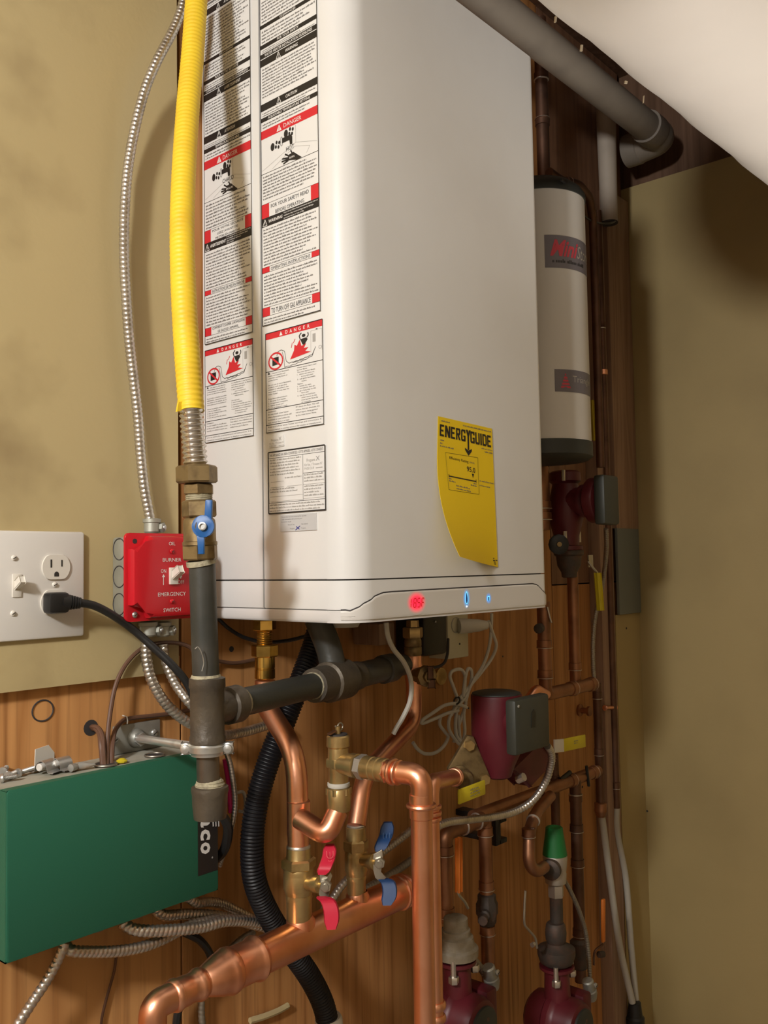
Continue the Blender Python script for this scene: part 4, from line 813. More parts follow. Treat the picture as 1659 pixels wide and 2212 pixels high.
# loose hardware on the box
def strap(x, y, label, ang):
    c = on_top(x,y); t = thing('cable_clamp', label, 'clamp', c, 'cable clamps lying on the green box'); u = V(math.cos(ang), math.sin(ang), 0); v = V(-u.y, u.x, 0)
    R = 0.0085; w = 0.0085; bm = B(); a = []
    pr = [(-0.016,0.0006),(-0.010,0.0008)]+[(R*-math.cos(PI*k/10), 0.002+R*1.25*math.sin(PI*k/10)) for k in range(11)]+[(0.010,0.0008),(0.016,0.0006)]
    for th in (0, 0.0009):
        a.append([[bm.verts.new(c+v*(q[0]*(1+th*20))+UP*(q[1]+th)+u*w*sg) for q in pr] for sg in (-1,1)])
    for k in range(len(pr)-1):
        for L_ in a: bm.faces.new((L_[0][k],L_[0][k+1],L_[1][k+1],L_[1][k]))
        for sg in (0,1): bm.faces.new((a[0][sg][k],a[0][sg][k+1],a[1][sg][k+1],a[1][sg][k]))
    part(t, 'strap', bm, 'zinc'); b2 = B(); cyl(b2, c+u*-0.012+UP*0.0072, c+u*0.008+UP*0.0072, 0.0042, 12, 0.001); part(t, 'bushing', b2, 'plate')
    return t
strap(100,1668,'silver cable clamp lying left of its twin on the green box',0.35); strap(133,1662,'silver cable clamp nearer the wire hole on the green box',0.15)
def scr(x, y, ang, L, label, up=0.0035):
    c = on_top(x,y)+UP*up; u = V(math.cos(ang), math.sin(ang), 0.05); bm = B(); pr = [(-0.003,0.001),(-0.003,0.0045),(-0.001,0.005),(0,0.0045),(0,0.0024)]
    k = 0.0
    while k < L*0.8: pr += [(k+0.0004,0.0027),(k+0.0011,0.0019)]; k += 0.0015
    pr += [(L,0.0004)]; lathe(bm, c, u, pr, 12); return solo('loose_screw', label, 'screw', bm, 'zinc', 'loose screws on the green box')
scr(42,1676,0.25,0.024,'loose screw pointing right, nearest the cable clamps'); scr(20,1682,0.5,0.020,'loose screw lying between two others on the green box'); scr(8,1688,-0.4,0.016,'loose screw at the far left end of the green box'); scr(4,1681,0.9,0.018,'loose screw behind the leftmost one on the green box', 0.008)
c = on_top(98,1660); bm = B(); obox(bm, c+V(0,0.012,0.012), V(0.0135,0.004,0.001), V(0.0002,-0.0004,0), V(0.002,0.003,0.0115)); solo('paper_scrap', 'white paper scrap standing up behind the cable clamps', 'paper', bm, 'paperw')
def nutc(x, y, ang, label):
    c = on_top(x,y)+UP*0.004; u = V(math.cos(ang),math.sin(ang),0); solo('wire_connector', label, 'connector', lathe(B(), c, u, [(-0.009,0.002),(-0.008,0.0042),(-0.002,0.0040),(0.002,0.0026),(0.009,0.0014),(0.010,0.0004)], 14), 'clear', 'clear connectors on the green box')
nutc(164,1664,0.3,'clear crimp connector lying beside the right cable clamp'); nutc(186,1661,-0.5,'clear crimp connector lying beside the wire hole')
c = on_top(263,1647)+UP*0.0015; bm = B(); lathe(bm, c, UP, [(-0.0012,0.006),(0.0005,0.0065),(0.003,0.003),(0.0032,0.0005)], 9); solo('yellow_crumb', 'yellow crumb of sealant resting right of the wire hole', 'crumb', bm, 'yel')
# two clips under the box
for x, y, lb in ((205,2020,'dark knockout bushing under the green box at left'),(290,1975,'dark knockout bushing under the green box in the middle'),(395,1960,'dark knockout bushing under the green box at right')):
    c = P(x,y,0.03); c.z = gz0; bm = B(); lathe(bm, c+UP*0.0, -UP, [(-0.001,.0085),(0.004,.0085),(0.005,.0105),(0.009,.0105),(0.0095,.007)], 16); part(gb_, 'conduit_bushing', bm, 'mcd')
# armour cables under the box
bx('armoured cable dropping from the green box toward the lower left', [(140,2036,.036),(132,2058,.035),(122,2080,.032),(100,2120,.03),(70,2165,.028),(38,2215,.026),(20,2245,.026)], 0.0056)
bx('lowest armoured cable looping right from under the green box', [(140,2038,.022),(152,2053,.034),(190,2056,.036),(250,2055,.036),(305,2046,.036),(350,2030,.036),(385,2012,.036),(420,1996,.036),(470,1985,.034)], 0.0065)
bx('shiny thick armoured cable, second from below under the green box', [(262,1992,.030),(287,2007,.038),(330,2011,.046),(390,2008,.052),(440,2002,.054),(485,1990,.054),(540,1990,.050),(590,1996,.042)], 0.0070)
bx('armoured cable arching highest from under the green box to the black loom', [(405,1938,.030),(426,1950,.028),(450,1948,.022),(480,1953,.014),(520,1972,.010),(560,1992,.008),(600,2008,.008),(640,2006,.010),(680,1988,.012),(715,1945,.012),(745,1905,.012),(790,1868,.012),(830,1838,.012),(870,1808,.012),(905,1780,.012)], 0.0060)
bx('armoured cable between the arching one and the shiny one', [(334,1962,.030),(354,1977,.030),(400,1975,.026),(450,1976,.024),(500,1985,.024),(550,1998,.025),(590,2008,.025),(620,2022,.022)], 0.0066)
bx('thin armoured cable slanting down behind the big copper manifold', [(548,2012,.004),(520,2030,.002),(490,2058,.0),(468,2090,.0),(440,2130,.0),(435,2180,.0),(440,2240,.0)], 0.0045, 'mcd')
bx('armoured cable crossing behind the red-handled valve', [(640,2030,.006),(680,2005,.006),(715,1970,.006),(755,1945,.006),(800,1915,.006),(850,1885,.006),(900,1850,.006)], 0.0062, 'mcd')
bx('thin armoured cable hanging right of the pipe clamp', [(488,1622,.045),(497,1650,.045),(504,1690,.045),(508,1730,.043),(504,1770,.04),(494,1810,.035),(482,1845,.03),(474,1870,.02)], 0.0036, pitch=0.004)
wire('pink_tube', 'pink plastic tube beside the drip leg cap', [(486,1640,.035),(494,1690,.035),(497,1730,.035),(499,1755,.035)], 0.0034, 'pinkw', 'tube')
bm = cable(pp((512,1712,.0),(526,1712,.006),(530,1735,.006),(527,1752,.006),(516,1752,.0)), 0.0022, 8, 6); solo('wire_staple', 'white curved staple on the plywood left of the black loom', 'staple', bm, 'cord')
wire('black_cable', 'black cable loop showing behind the drip leg cap', [(462,1752,.07),(480,1762,.07),(492,1785,.07),(491,1812,.064),(484,1836,.054),(472,1850,.040),(462,1856,.030)], 0.0060, 'black', 'cable')
wire('black_cable', 'black cable passing behind the copper reducer at lower left', [(395,2012,.01),(430,2030,.01),(452,2058,.01),(458,2095,.01),(425,2130,.01),(400,2155,.01),(385,2185,.01),(378,2240,.01)], 0.0050, 'black', 'cable')
wire('dark_wire', 'thin dark wire running down the plywood below the green box', [(252,2060,-.008),(246,2100,-.008),(232,2150,-.008),(220,2200,-.008),(218,2240,-.008)], 0.0016, 'copdd')
wire('black_cable', 'thin black cable sagging just under the heater at left', [(470,1335,-.004),(495,1358,.0),(530,1378,.004),(575,1387,.01),(620,1384,.02),(660,1374,.04),(690,1360,.06)], 0.0026, 'black', 'cable')
# loom
lm = thing('black_loom', 'thick black corrugated loom hose snaking behind the copper pipes', 'hose', P(710,2205,.08))
lp = catmull(pp((690,1344,.085),(678,1390,.085),(655,1455,.085),(620,1545,.08),(582,1640,.075),(556,1730,.072),(545,1815,.07),(550,1900,.068),(580,1975,.066),(628,2050,.066),(672,2115,.068),(700,2175,.07),(712,2240,.07)), 14)
part(lm, 'corrugated_sleeve', rings(lp, 0.0150, 0.0042, 0.09, 20, 5), 'loom')
a, b = P(709,2196,.07), P(712,2225,.07); part(lm, 'pipe_collar', lathe(B(), b, a-b, [(0,.0185),((a-b).length*.8,.0185),((a-b).length,.0165)], 20), 'cord')
bm = cable(pp((540,2205,-.008),(570,2196,-.006),(600,2184,-.006),(622,2172,-.006)), 0.0042, 7); solo('wood_sliver', 'pale wood sliver tacked to the plywood beneath the copper manifold', 'wood', bm, 'shim')
# ================================================================== bright copper loop
def bead(bm, c, ax, r, w=0.004, seg=22):
    return lathe(bm, Vector(c)-Vector(ax).normalized()*w, ax, [(0,r*0.86),(w*0.4,r*0.97),(w,r),(w*1.6,r*0.97),(2*w,r*0.86)], seg)
# heater supply run: fitting, offset forward, riser down to the red valve
hot = thing('supply_pipe', 'bright copper pipe stepping forward beneath the heater down to the red-handled valve', 'pipe', P(645,1830,.15))
hx = P(572,1440,.07)
def colz(px, d): 
    b = P(px,1440,d); return lambda y: V(b.x, -d, P(px,y,d).z)
cz_ = colz(572,.07)
h0 = cz_(1470); h1 = cz_(1522); h2 = P(640,1628,.14); h3 = P(645,1838,.15)
part(hot, 'pipe_body', tube(B(), fillet([h0,h1,h2,h3], 0.034, 10), 0.0128, 22), 'copper')
bm = B(); hexn(bm, cz_(1362), cz_(1338), 0.0150, 0.5); part(hot, 'top_nut', bm, 'gold')
a, b = cz_(1394), cz_(1360); L = (b-a).length; part(hot, 'threads', lathe(B(), a, UP, [(L*k/14, 0.0093 if k%2 else 0.0103) for k in range(15)], 20), 'gold')
bm = B(); hexn(bm, cz_(1419), cz_(1392), 0.0168, 0.2); part(hot, 'union_nut', bm, 'gold')
a, b = cz_(1466), cz_(1418); L = (b-a).length; part(hot, 'sleeve', lathe(B(), a, UP, [(0,.0122),(0.001,.0130),(L*.42,.0130),(L*.44,.0124),(L*.48,.0124),(L*.5,.0130),(L,.0128)], 22), 'gold')
# tee and elbow toward the relief valve
T0 = P(648,1768,.158); E1 = P(706,1806,.20); E2 = P(729,1752,.20)
bm = B(); T1 = P(645,1768,.147); lathe(bm, T1+V(0,0,-.020), UP, [(0,.0128),(0.001,.0140),(.040,.0140),(.041,.0128)], 22)
part(hot, 'tee_collar', bm, 'copper')
rv = thing('relief_valve', 'brass pressure relief valve with lever on top, standing on a copper elbow', 'valve', P(728,1752,.2))
part(rv, 'elbow', tube(B(), fillet([T0, E1, E2], 0.026, 12), 0.0122, 20), 'copper')
cz_ = colz(728,.20)
def stack(par, f, rows, seg=22, name=None):
    for nm, m, pts in rows:
        z0 = f(pts[-1][0]).z; bm = B(); lathe(bm, f(pts[-1][0]), UP, [(f(y).z-z0, r) for y, r in pts[::-1]], 6 if nm.endswith('hex') or nm.endswith('nut') else seg, 0.4); part(par, nm, bm, m)
stack(rv, cz_, [
 ('inlet_sleeve','brass',[(1703,.0138),(1704,.0142),(1748,.0142),(1752,.0132)]),
 ('sealing_ring','cord',[(1690,.0118),(1691,.0130),(1697,.0132),(1700,.0125)]),
 ('body','brass',[(1614,.0118),(1616,.0120),(1640,.0124),(1656,.0126),(1658,.0120),(1692,.0118)]),
 ('cap','brass',[(1588,.0120),(1591,.0134),(1612,.0136),(1615,.0122)]),
 ('middle_hex','brass',[(1638,.0136),(1640,.0142),(1656,.0142),(1658,.0134)]),
 ('lower_hex','brass',[(1700,.0130),(1702,.0152),(1716,.0152),(1718,.0135)])])
bm = B(); t = cz_(1588); cyl(bm, t, t+UP*0.010, 0.0032, 12); part(rv, 'lever_pin', bm, 'brass')
bm = B(); lathe(bm, t, UP, [(0,.011),(0.0015,.011)], 18); part(rv, 'cap_recess', bm, 'gap')
bm = B(); tube(bm, [t+UP*0.009+V(0.0042*math.cos(k*PI/10)+0.004, 0, 0.0042*math.sin(k*PI/10)) for k in range(21)], 0.0009, 8, False); tube(bm, [t+UP*0.002, t+UP*0.010, t+UP*0.0105+V(-.004,0,0)], 0.0012, 8); part(rv, 'pull_ring', bm, 'alum')
bm = B(); obox(bm, t+V(-0.0110,-.001,0.0045), V(0.0055,0,0.0012), V(0,0.0028,0), V(-.0002,0,0.0010), 0.0005); part(rv, 'test_lever', bm, 'copd')
oz = P(735,1647,.2).z; O0 = V(t.x, -.205, oz); oY = V(0.05,-1,0).normalized()
bm = B(); lathe(bm, O0, oY, [(0,.0120),(.012,.0128),(.016,.0138),(.024,.0138),(.025,.0120)], 22); part(rv, 'outlet', bm, 'brass')
# discharge pipe
dp = thing('discharge_pipe', 'bright copper discharge pipe turning from the relief valve straight down in front', 'pipe', P(930,2230,.31))
bm = B(); hexn(bm, O0+oY*0.026, O0+oY*0.036, 0.0142, 0.2); part(dp, 'union_nut', bm, 'silver')
bm = B(); lathe(bm, O0+oY*0.035, oY, [(0,.0120),(0.001,.0132),(0.012,.0132),(0.013,.0122),(0.016,.0122),(0.017,.0134),(0.021,.0134),(0.022,.0122),(0.026,.0122),(0.027,.0134),(0.031,.0132),(0.032,.0120)], 22); part(dp, 'threaded_adapter', bm, 'brass')
bm = B()
hexn(bm, O0+oY*0.062, O0+oY*0.069, 0.0132, 0.1); bead(bm, O0+oY*0.076, oY, 0.0150, 0.0028); bead(bm, O0+oY*0.083, oY, 0.0140, 0.002); part(dp, 'press_collar', bm, 'copper')
EL_ = P(897,1668,.312); dn = P(908,1800,.312); EL_ = V(dn.x, -.312, oz); bt = V(dn.x, -.312, 0.30)
part(dp, 'elbow', tube(B(), fillet([O0+oY*0.060, EL_+oY*0.004, V(EL_.x,-.314,P(905,1745,.312).z)], 0.040, 14), 0.0122, 22), 'copper')
part(dp, 'down_pipe', cyl(B(), bt, V(dn.x,-.314,P(905,1740,.312).z), 0.0118, 24), 'copper')
zc = V(dn.x,-.314,P(905,1740,.312).z); bm = B(); lathe(bm, zc, UP, [(-.014,.0118),(-.013,.0128),(-.003,.0130),(-.002,.0158),(0.0,.0168),(.002,.0158),(.003,.0132),(.012,.0130),(.013,.0120)], 26); part(dp, 'press_ring', bm, 'copper')
# pipe right behind it with its own elbow to the flange
b0 = P(931,1760,.20); rp = thing('flange_pipe', 'copper pipe just behind the discharge pipe, elbowed toward the brass flange', 'pipe', P(936,2230,.2))
q0 = V(b0.x,-.2,0.30); q1 = V(b0.x,-.2,P(931,1690,.2).z); q2 = P(984,1678,.145)
part(rp, 'pipe_body', tube(B(), fillet([q0,q1,q2], 0.022, 10), 0.0112, 20), 'copper')
bm = B()
for c, r, w in [(V(b0.x,-.2,P(931,y,.2).z), .0142, .003) for y in (1742,1756,1768)]+[(V(b0.x,-.2,P(936,2172,.2).z), .015, .005),(V(b0.x,-.2,P(937,2200,.2).z), .0145, .005)]:
    part(rp, 'press_ring', bead(B(), c, UP, r, w), 'copper')
ax = (q2-q1).normalized(); bm = B(); bead(bm, q2-ax*0.006, ax, 0.0138, 0.003); bead(bm, q2-ax*0.013, ax, 0.0130, 0.002); part(rp, 'elbow_ring', bm, 'copper')

# manifold
mf = thing('copper_manifold', 'fat copper header pipe slanting across the lower middle, tapering to an elbow', 'pipe', P(470,2105,.15))
A = P(872,1924,.15); Bq = P(470,2108,.15); ax = (Bq-A).normalized()
def onm(x):
    lo, hi = -0.05, 1.0
    for _ in range(40):
        mid = (lo+hi)/2
        if PJ(A+ax*mid)[0] > x: lo = mid
        else: hi = mid
    return lo
mr = 0.0205
part(mf, 'header', cyl(B(), A, A+ax*onm(520), mr, 28), 'copper')
bm = B(); L = lambda x: onm(x)
lathe(bm, A, ax, [(L(560),.0212),(L(557),.0235),(L(551),.0250),(L(545),.0235),(L(542),.0222),(L(503),.0224),(L(500),.0240),(L(492),.0250),(L(484),.0235),(L(480),.0222),(L(474),.0222),(L(444),.0160),(L(440),.0146)], 30); part(mf, 'reducer', bm, 'copper')
bm = B(); lathe(bm, A, ax, [(L(446),.0146),(L(437),.0148),(L(434),.0165),(L(428),.0170),(L(422),.0160),(L(419),.0148),(L(405),.0146),(L(402),.0152),(L(384),.0152),(L(382),.0165),(L(377),.0168),(L(371),.0155),(L(369),.0140)], 26); part(mf, 'press_coupling', bm, 'copper')
e0 = A+ax*L(376); e1 = A+ax*L(330); e2 = V(e1.x-.006, e1.y-.004, 0.30)
part(mf, 'elbow', tube(B(), fillet([e0, e1, e2], 0.036, 12), 0.0142, 24), 'copper')
bm = B(); bead(bm, A+ax*L(862), ax, .0232, .0035, 26); bead(bm, A+ax*L(872), ax, .0226, .003, 26); lathe(bm, A-ax*0.012, ax, [(0,.012),(0.003,.0185),(0.014,.0205)], 26); part(mf, 'end_cap', bm, 'copper')
for px, yt, r in ((650,1978,.0137),(773,1930,.0118)):
    f = colz(px,.15); c = P(px,2050 if px < 700 else 1960,.15); m0 = A+ax*onm(px); bm = B(); top = V(m0.x,-.15,P(px,yt,.15).z)
    lathe(bm, V(m0.x,-.15,m0.z), UP, [(0,r*1.25),(mr*1.0,r*1.25),(mr*1.18,r*1.06),(mr*1.25,r*1.03),(top.z-m0.z,r)], 22); part(mf, 'branch_stub', bm, 'copper')

# ball valves with butterfly handles
def bvalve(name, label, px, d, rows, nut, hand, grips, NH):
    t = thing(name, label, 'valve', P(px,rows[0][2][-1][0],d)); 
    b = P(px, rows[0][2][0][0], d); f = lambda y: V(b.x, -d, P(px,y,d).z)
    stack(t, f, rows)
    n0 = P(px,nut[1]-6,d); n1 = P(nut[0],nut[1],nut[2]); NN = (n1-n0).normalized()
    bm = B(); lathe(bm, n0, n1-n0, [(0,.0080),(0.012,.0080),((n1-n0).length*.55,.0085),((n1-n0).length*.62,.0098),((n1-n0).length*.8,.0098),((n1-n0).length*.82,.0050),((n1-n0).length,.0050)], 18); part(t, 'stem', bm, 'brass')
    s = S(1, n1); U = HU
    bm = B(); c = n1; poly = [(x*s, -y*s) for x, y in hand]; 
    prism(bm, poly[::-1], c-NC*0.003, U, UP, NC, 0.0022, 0.0004); part(t, 'handle_bracket', bm, 'alum')
    bm = B(); hexn(bm, c-NC*0.001, c+NC*0.006, 0.0070, 0.3); nt = part(t, 'handle_nut', bm, 'alum'); b2 = B(); lathe(b2, c+NC*0.006, NC, [(0,.0038),(0.0022,.0036)], 14); part(nt, 'stem_end', b2, 'alum')
    for g in grips:
        bm = B(); pts = [P(x,y,dd) for x, y, dd in g['c']]; pts = catmull(pts, 5); w = g['w']; 
        prev = None; n_ = len(pts)
        for i, p in enumerate(pts):
            k = min(1.0, 0.62+1.3*min(i, n_-1-i)/n_*2) if True else 1
            tn = (pts[min(i+1,n_-1)]-pts[max(i-1,0)]).normalized(); W_ = S(w/2,p)*min(k,1.0); th = 0.0032
            sd = U*W_; nn = NC*th
            ring = [bm.verts.new(p+q) for q in (sd*.85+nn, sd+nn*.3, sd-nn*.3, sd*.85-nn, -sd*.85-nn, -sd-nn*.3, -sd+nn*.3, -sd*.85+nn)]
            if prev:
                for j in range(8): bm.faces.new((prev[j],prev[(j+1)%8],ring[(j+1)%8],ring[j]))
            else: bm.faces.new(ring[::-1])
            prev = ring
        bm.faces.new(prev); gp_ = part(t, 'handle_grip', bm, g['m'])
        if 'mark' in g:
            x, y = g['mark']; p = P(x,y,g['c'][1][2])+NC*0.0036; s2 = Sheet(p, U, UP, NC); w2 = S(7,p)
            s2.loop([(-w2,w2*1.3),(-w2,-w2*.2),(-w2*.5,-w2*.9),(w2*.5,-w2*.9),(w2,-w2*.2),(w2,w2*1.3)], w2*.22, g['mm'], close=False); s2.line((0,w2),(0,-w2*.4),w2*.2,g['mm']); s2.loop([(-w2*.5,-w2*1.6),(0,-w2*2.1),(w2*.5,-w2*1.6)], w2*.2, g['mm'], close=False); s2.build(gp_, 'embossed_mark')
    return t
M['hredl'] = mat('red_vinyl_mark', (0.72,0.12,0.14), 0.4); M['hbluel'] = mat('blue_vinyl_mark', (0.06,0.12,0.25), 0.4)
bvalve('ball_valve', 'brass ball valve with red butterfly handle above the copper manifold', 646, .15, [
 ('lower_sleeve','brass',[(1926,.0150),(1930,.0152),(1938,.0158),(1944,.0150),(1984,.0148),(1988,.0138)]),
 ('valve_body','brass',[(1872,.0168),(1878,.0182),(1884,.0176),(1888,.0182),(1918,.0182),(1924,.0170),(1930,.0160)]),
 ('union_hex','brass',[(1852,.0178),(1856,.0205),(1872,.0205),(1876,.0180)]),
 ('upper_sleeve','brass',[(1829,.0138),(1831,.0142),(1850,.0146),(1856,.0160)]),
 ('solder_ring','solder',[(1824,.0132),(1827,.0143),(1830,.0143),(1832,.0132)])],
 (704,1912,.195), [(-14,-26),(2,-16),(10,-26),(14,-18),(6,0),(8,16),(4,30),(-8,34),(-16,20),(-12,0)],
 [dict(c=[(696,1888,.20),(703,1872,.202),(711,1848,.198),(713,1824,.192)], w=30, m='hred', mark=(713,1845), mm='hredl'),
  dict(c=[(694,1938,.20),(708,1946,.205),(716,1970,.21),(716,2006,.212)], w=34, m='hred')], None)
bvalve('ball_valve', 'brass ball valve with dark blue butterfly handle near the discharge pipe', 770, .15, [
 ('lower_sleeve','brass',[(1884,.0120),(1890,.0126),(1896,.0132),(1900,.0120),(1932,.0118),(1935,.0112)]),
 ('valve_body','brass',[(1836,.0136),(1842,.0146),(1846,.0140),(1850,.0146),(1878,.0146),(1884,.0136),(1890,.0126)]),
 ('union_hex','brass',[(1812,.0136),(1816,.0160),(1832,.0160),(1838,.0146)]),
 ('upper_sleeve','brass',[(1784,.0112),(1786,.0124),(1812,.0126),(1818,.0136)]),
 ('solder_ring','solder',[(1780,.0106),(1782,.0116),(1785,.0116),(1787,.0108)])],
 (820,1862,.19), [(-13,-16),(6,-26),(8,-10),(6,2),(2,22),(14,34),(2,44),(-10,34),(-14,18)],
 [dict(c=[(819,1838,.185),(828,1818,.185),(835,1800,.182),(838,1776,.178)], w=30, m='hblue', mark=(835,1806), mm='hbluel'),
  dict(c=[(826,1898,.19),(838,1906,.195),(842,1928,.20),(836,1954,.202)], w=32, m='hblue')], None)
# return run
rt = thing('return_pipe', 'darker copper pipe leaving the heater at right, bending left to the blue-handled valve', 'pipe', P(772,1790,.15))
cz_ = colz(893,.07); f2 = P(770,1784,.15); q = [cz_(1470), cz_(1562), P(786,1672,.135), f2]
part(rt, 'pipe_body', tube(B(), fillet(q, 0.040, 10), 0.0118, 20), 'copper')
stack(rt, cz_, [
 ('top_nut','brass',[(1340,.0095),(1354,.0100)]), ('union_nut','brass',[(1355,.0148),(1357,.0155),(1375,.0155),(1378,.0140)]),
 ('sleeve','brassold',[(1378,.0118),(1384,.0130),(1394,.0130),(1396,.0122),(1398,.0132),(1412,.0132),(1414,.0124),(1416,.0122)]),
 ('copper_sleeve','copper',[(1415,.0118),(1418,.0126),(1432,.0126),(1438,.0134),(1452,.0134),(1478,.0122)])])
dv = thing('drain_valve', 'dark brass drain cock on the return pipe under the heater', 'valve', P(915,1470,.09))
a, b = P(899,1458,.0835), P(930,1462,.13); L = (b-a).length; bm = B(); lathe(bm, a, b-a, [(0,.010),(L*.3,.0125),(L*.5,.0125),(L*.55,.0155),(L*.8,.0155),(L*.85,.009),(L,.009)], 8); part(dv, 'valve_body', bm, 'brassold')
bm = B(); c = b; obox(bm, c+V(0,0,0.006), HU*0.004, NC*0.0022, UP*0.009, 0.0015); obox(bm, c+V(0.002,0,-0.010), HU*0.005, NC*0.0022, UP*0.006, 0.0015); part(dv, 'wing_handle', bm, 'copdd')
bm = cable(pp((925,1445,.11),(955,1436,.12),(966,1415,.12),(968,1380,.11)), 0.0022, 8); part(dv, 'capillary', bm, 'gap')
c = P(952,1461,pd+.003); bm = B(); lathe(bm, c, ND, [(-.004,.0145),(0.002,.0145),(0.0026,.012)], 26); solo('round_cover', 'pale brass disc cover on the plywood behind the drain cock', 'cover', bm, 'brass')
# things hanging right under the heater
c = P(742,1362,.14); bm = B(); lathe(bm, V(c.x,c.y,ZB+0.001), -UP, [(0,.021),(0.010,.021),(0.014,.019)], 22); solo('drain_plug', 'grey round plug beneath the heater beside the gas inlet', 'plug', bm, 'tube')
bm = B(); a = P(800,1366,.02); box(bm, a.x-0.014, a.x+0.022, -.05, 0.004, P(800,1392,.02).z, P(800,1345,.02).z, 0.003); solo('wood_block', 'dark brown block on the plywood under the heater behind the white cord', 'block', bm, 'batten')
a = P(945,1345,.05); b = P(968,1412,.05); bm = B(); box(bm, P(916,1400,.05).x, b.x, -.05, 0.010, b.z, ZB-0.0015, 0.006)
t = thing('black_transformer', 'black power adapter block under the heater beside the cream outlet box', 'adapter', V(b.x-0.01, -0.02, b.z)); part(t, 'case', bm, 'black'); screw(t, P(941,1343,.051), ND, 0.0018)
ob = thing('cream_outlet', 'cream surface outlet box under the heater with a white plug', 'outlet', P(990,1415,.02))
a, b = P(967,1340,.03), P(1013,1418,.03); part(ob, 'outlet_box', box(B(), a.x, b.x, -.03, 0.012, b.z, ZB-0.0015, 0.002), 'cream')
c = P(993,1391,.0302); bm = B(); lathe(bm, c, ND, [(-.001,.0018),(0.0004,.0018)], 8); part(ob, 'outlet_slot', bm, 'slot')
c = P(985,1350,.0302); bm = B(); tube(bm, [c+V(.0125*math.cos(k*PI/12), -.0004, .0125*math.sin(k*PI/12)) for k in range(25)], .0008, 6, False); part(ob, 'outlet_face', bm, 'tube')
wc = thing('corded_plug', 'white power cord with flat plug, bundled in tied loops below the outlet', 'cord', P(1000,1640,.03))
a, b = P(990,1353,.032), P(1052,1350,.058); bm = B(); lathe(bm, a, b-a, [(0,.0120),(0.010,.0128),((b-a).length*.7,.0105),((b-a).length,.007)], 18); part(wc, 'plug', bm, 'cord')
CRD = 0.0029
loops = [
 [(1055,1342,.06),(1066,1372,.055),(1072,1395,.05),(1062,1422,.04),(1040,1452,.03),(1018,1478,.026),(1000,1500,.024),(985,1520,.022),(975,1545,.02)],
 [(1062,1325,.06),(1061,1360,.055),(1056,1400,.046),(1042,1440,.036),(1020,1475,.03),(1010,1500,.026),(1002,1540,.022),(1004,1580,.02),(998,1602,.02),(985,1585,.02),(985,1545,.02),(993,1520,.022)],
 [(988,1508,.024),(978,1480,.024),(972,1462,.024),(977,1450,.024),(995,1446,.024),(1004,1460,.024),(1003,1490,.024),(996,1512,.024)],
 [(1000,1505,.026),(1004,1470,.026),(1010,1446,.026),(1018,1448,.026),(1018,1470,.026),(1008,1500,.026),(990,1525,.024)],
 [(1008,1528,.026),(985,1520,.028),(960,1524,.026),(935,1540,.022),(912,1556,.018),(914,1562,.016),(940,1552,.018),(968,1540,.022),(990,1535,.024)],
 [(990,1520,.024),(972,1548,.022),(970,1575,.02),(985,1600,.018),(994,1606,.018),(992,1580,.018),(990,1545,.02)],
 [(952,1545,.016),(950,1565,.014),(962,1582,.012),(968,1592,.012),(958,1612,.012),(940,1626,.012),(918,1628,.012),(902,1618,.012),(892,1604,.012)],
 [(980,1604,.012),(990,1570,.016),(1000,1540,.02),(1006,1520,.024),(1002,1505,.026)]]
for k, q in enumerate(loops): part(wc, 'cord_loop', cable(pp(*q), CRD, 8, 8), 'cord')
bm = B(); c = P(985,1513,.026); tube(bm, [c+V(0.006*math.cos(k*PI/8), -0.002-0.004*math.sin(k*PI/8), 0.005*math.cos(k*PI/8+.6)) for k in range(17)], 0.0016, 6, False); part(wc, 'cord_tie', bm, 'slot')
wire('white_cable', 'white cable hanging from the heater, curving in front of the return pipe', [(834,1345,.16),(838,1375,.16),(850,1402,.155),(872,1430,.15),(885,1460,.145),(889,1490,.14),(884,1520,.135),(870,1550,.125),(858,1570,.115),(850,1585,.11)], 0.0034, 'cord', 'cable')
# ================================================================== right-hand plumbing (in the heater's shade)
def vert(px, py, d):                                   # a plumb line through a photo point
    b = P(px,py,d); return lambda y, x=None: V(b.x, -d, P(px+(y-py)*(px-250)/33000.0, y, d).z)
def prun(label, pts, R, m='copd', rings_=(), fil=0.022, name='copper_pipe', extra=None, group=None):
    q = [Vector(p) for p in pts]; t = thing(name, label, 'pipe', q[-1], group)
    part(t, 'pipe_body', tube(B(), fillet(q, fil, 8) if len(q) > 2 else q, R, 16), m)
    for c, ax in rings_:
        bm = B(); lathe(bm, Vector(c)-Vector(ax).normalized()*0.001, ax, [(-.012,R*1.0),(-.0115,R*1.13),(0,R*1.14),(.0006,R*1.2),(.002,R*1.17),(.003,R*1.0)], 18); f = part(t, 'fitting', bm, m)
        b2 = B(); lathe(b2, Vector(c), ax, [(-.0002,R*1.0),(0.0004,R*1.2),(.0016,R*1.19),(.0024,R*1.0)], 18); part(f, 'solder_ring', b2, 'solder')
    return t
XA = V(1,0,0)
f = vert(1176,1400,.09); c0 = f(1300); c1 = f(1500); hz = lambda x: V(P(x,1490,.09).x, -.09, c1.z)
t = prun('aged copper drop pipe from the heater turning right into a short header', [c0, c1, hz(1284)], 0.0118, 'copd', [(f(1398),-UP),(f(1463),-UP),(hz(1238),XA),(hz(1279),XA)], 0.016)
bm = B(); a = f(1352); b = a+V(-.028,-.004,-.004); lathe(bm, a, b-a, [(0,.006),(.014,.006),(.015,.0085),(.026,.0085),(.028,.004)], 12); part(t, 'purge_cock', bm, 'rust'); bm = cable([a+V(-.006,-.012,.034), a+V(-.002,-.014,.016), a+V(.004,-.0135,.006)], .0014, 6); q_ = part(t, 'seal_tag', bm, 'solder')
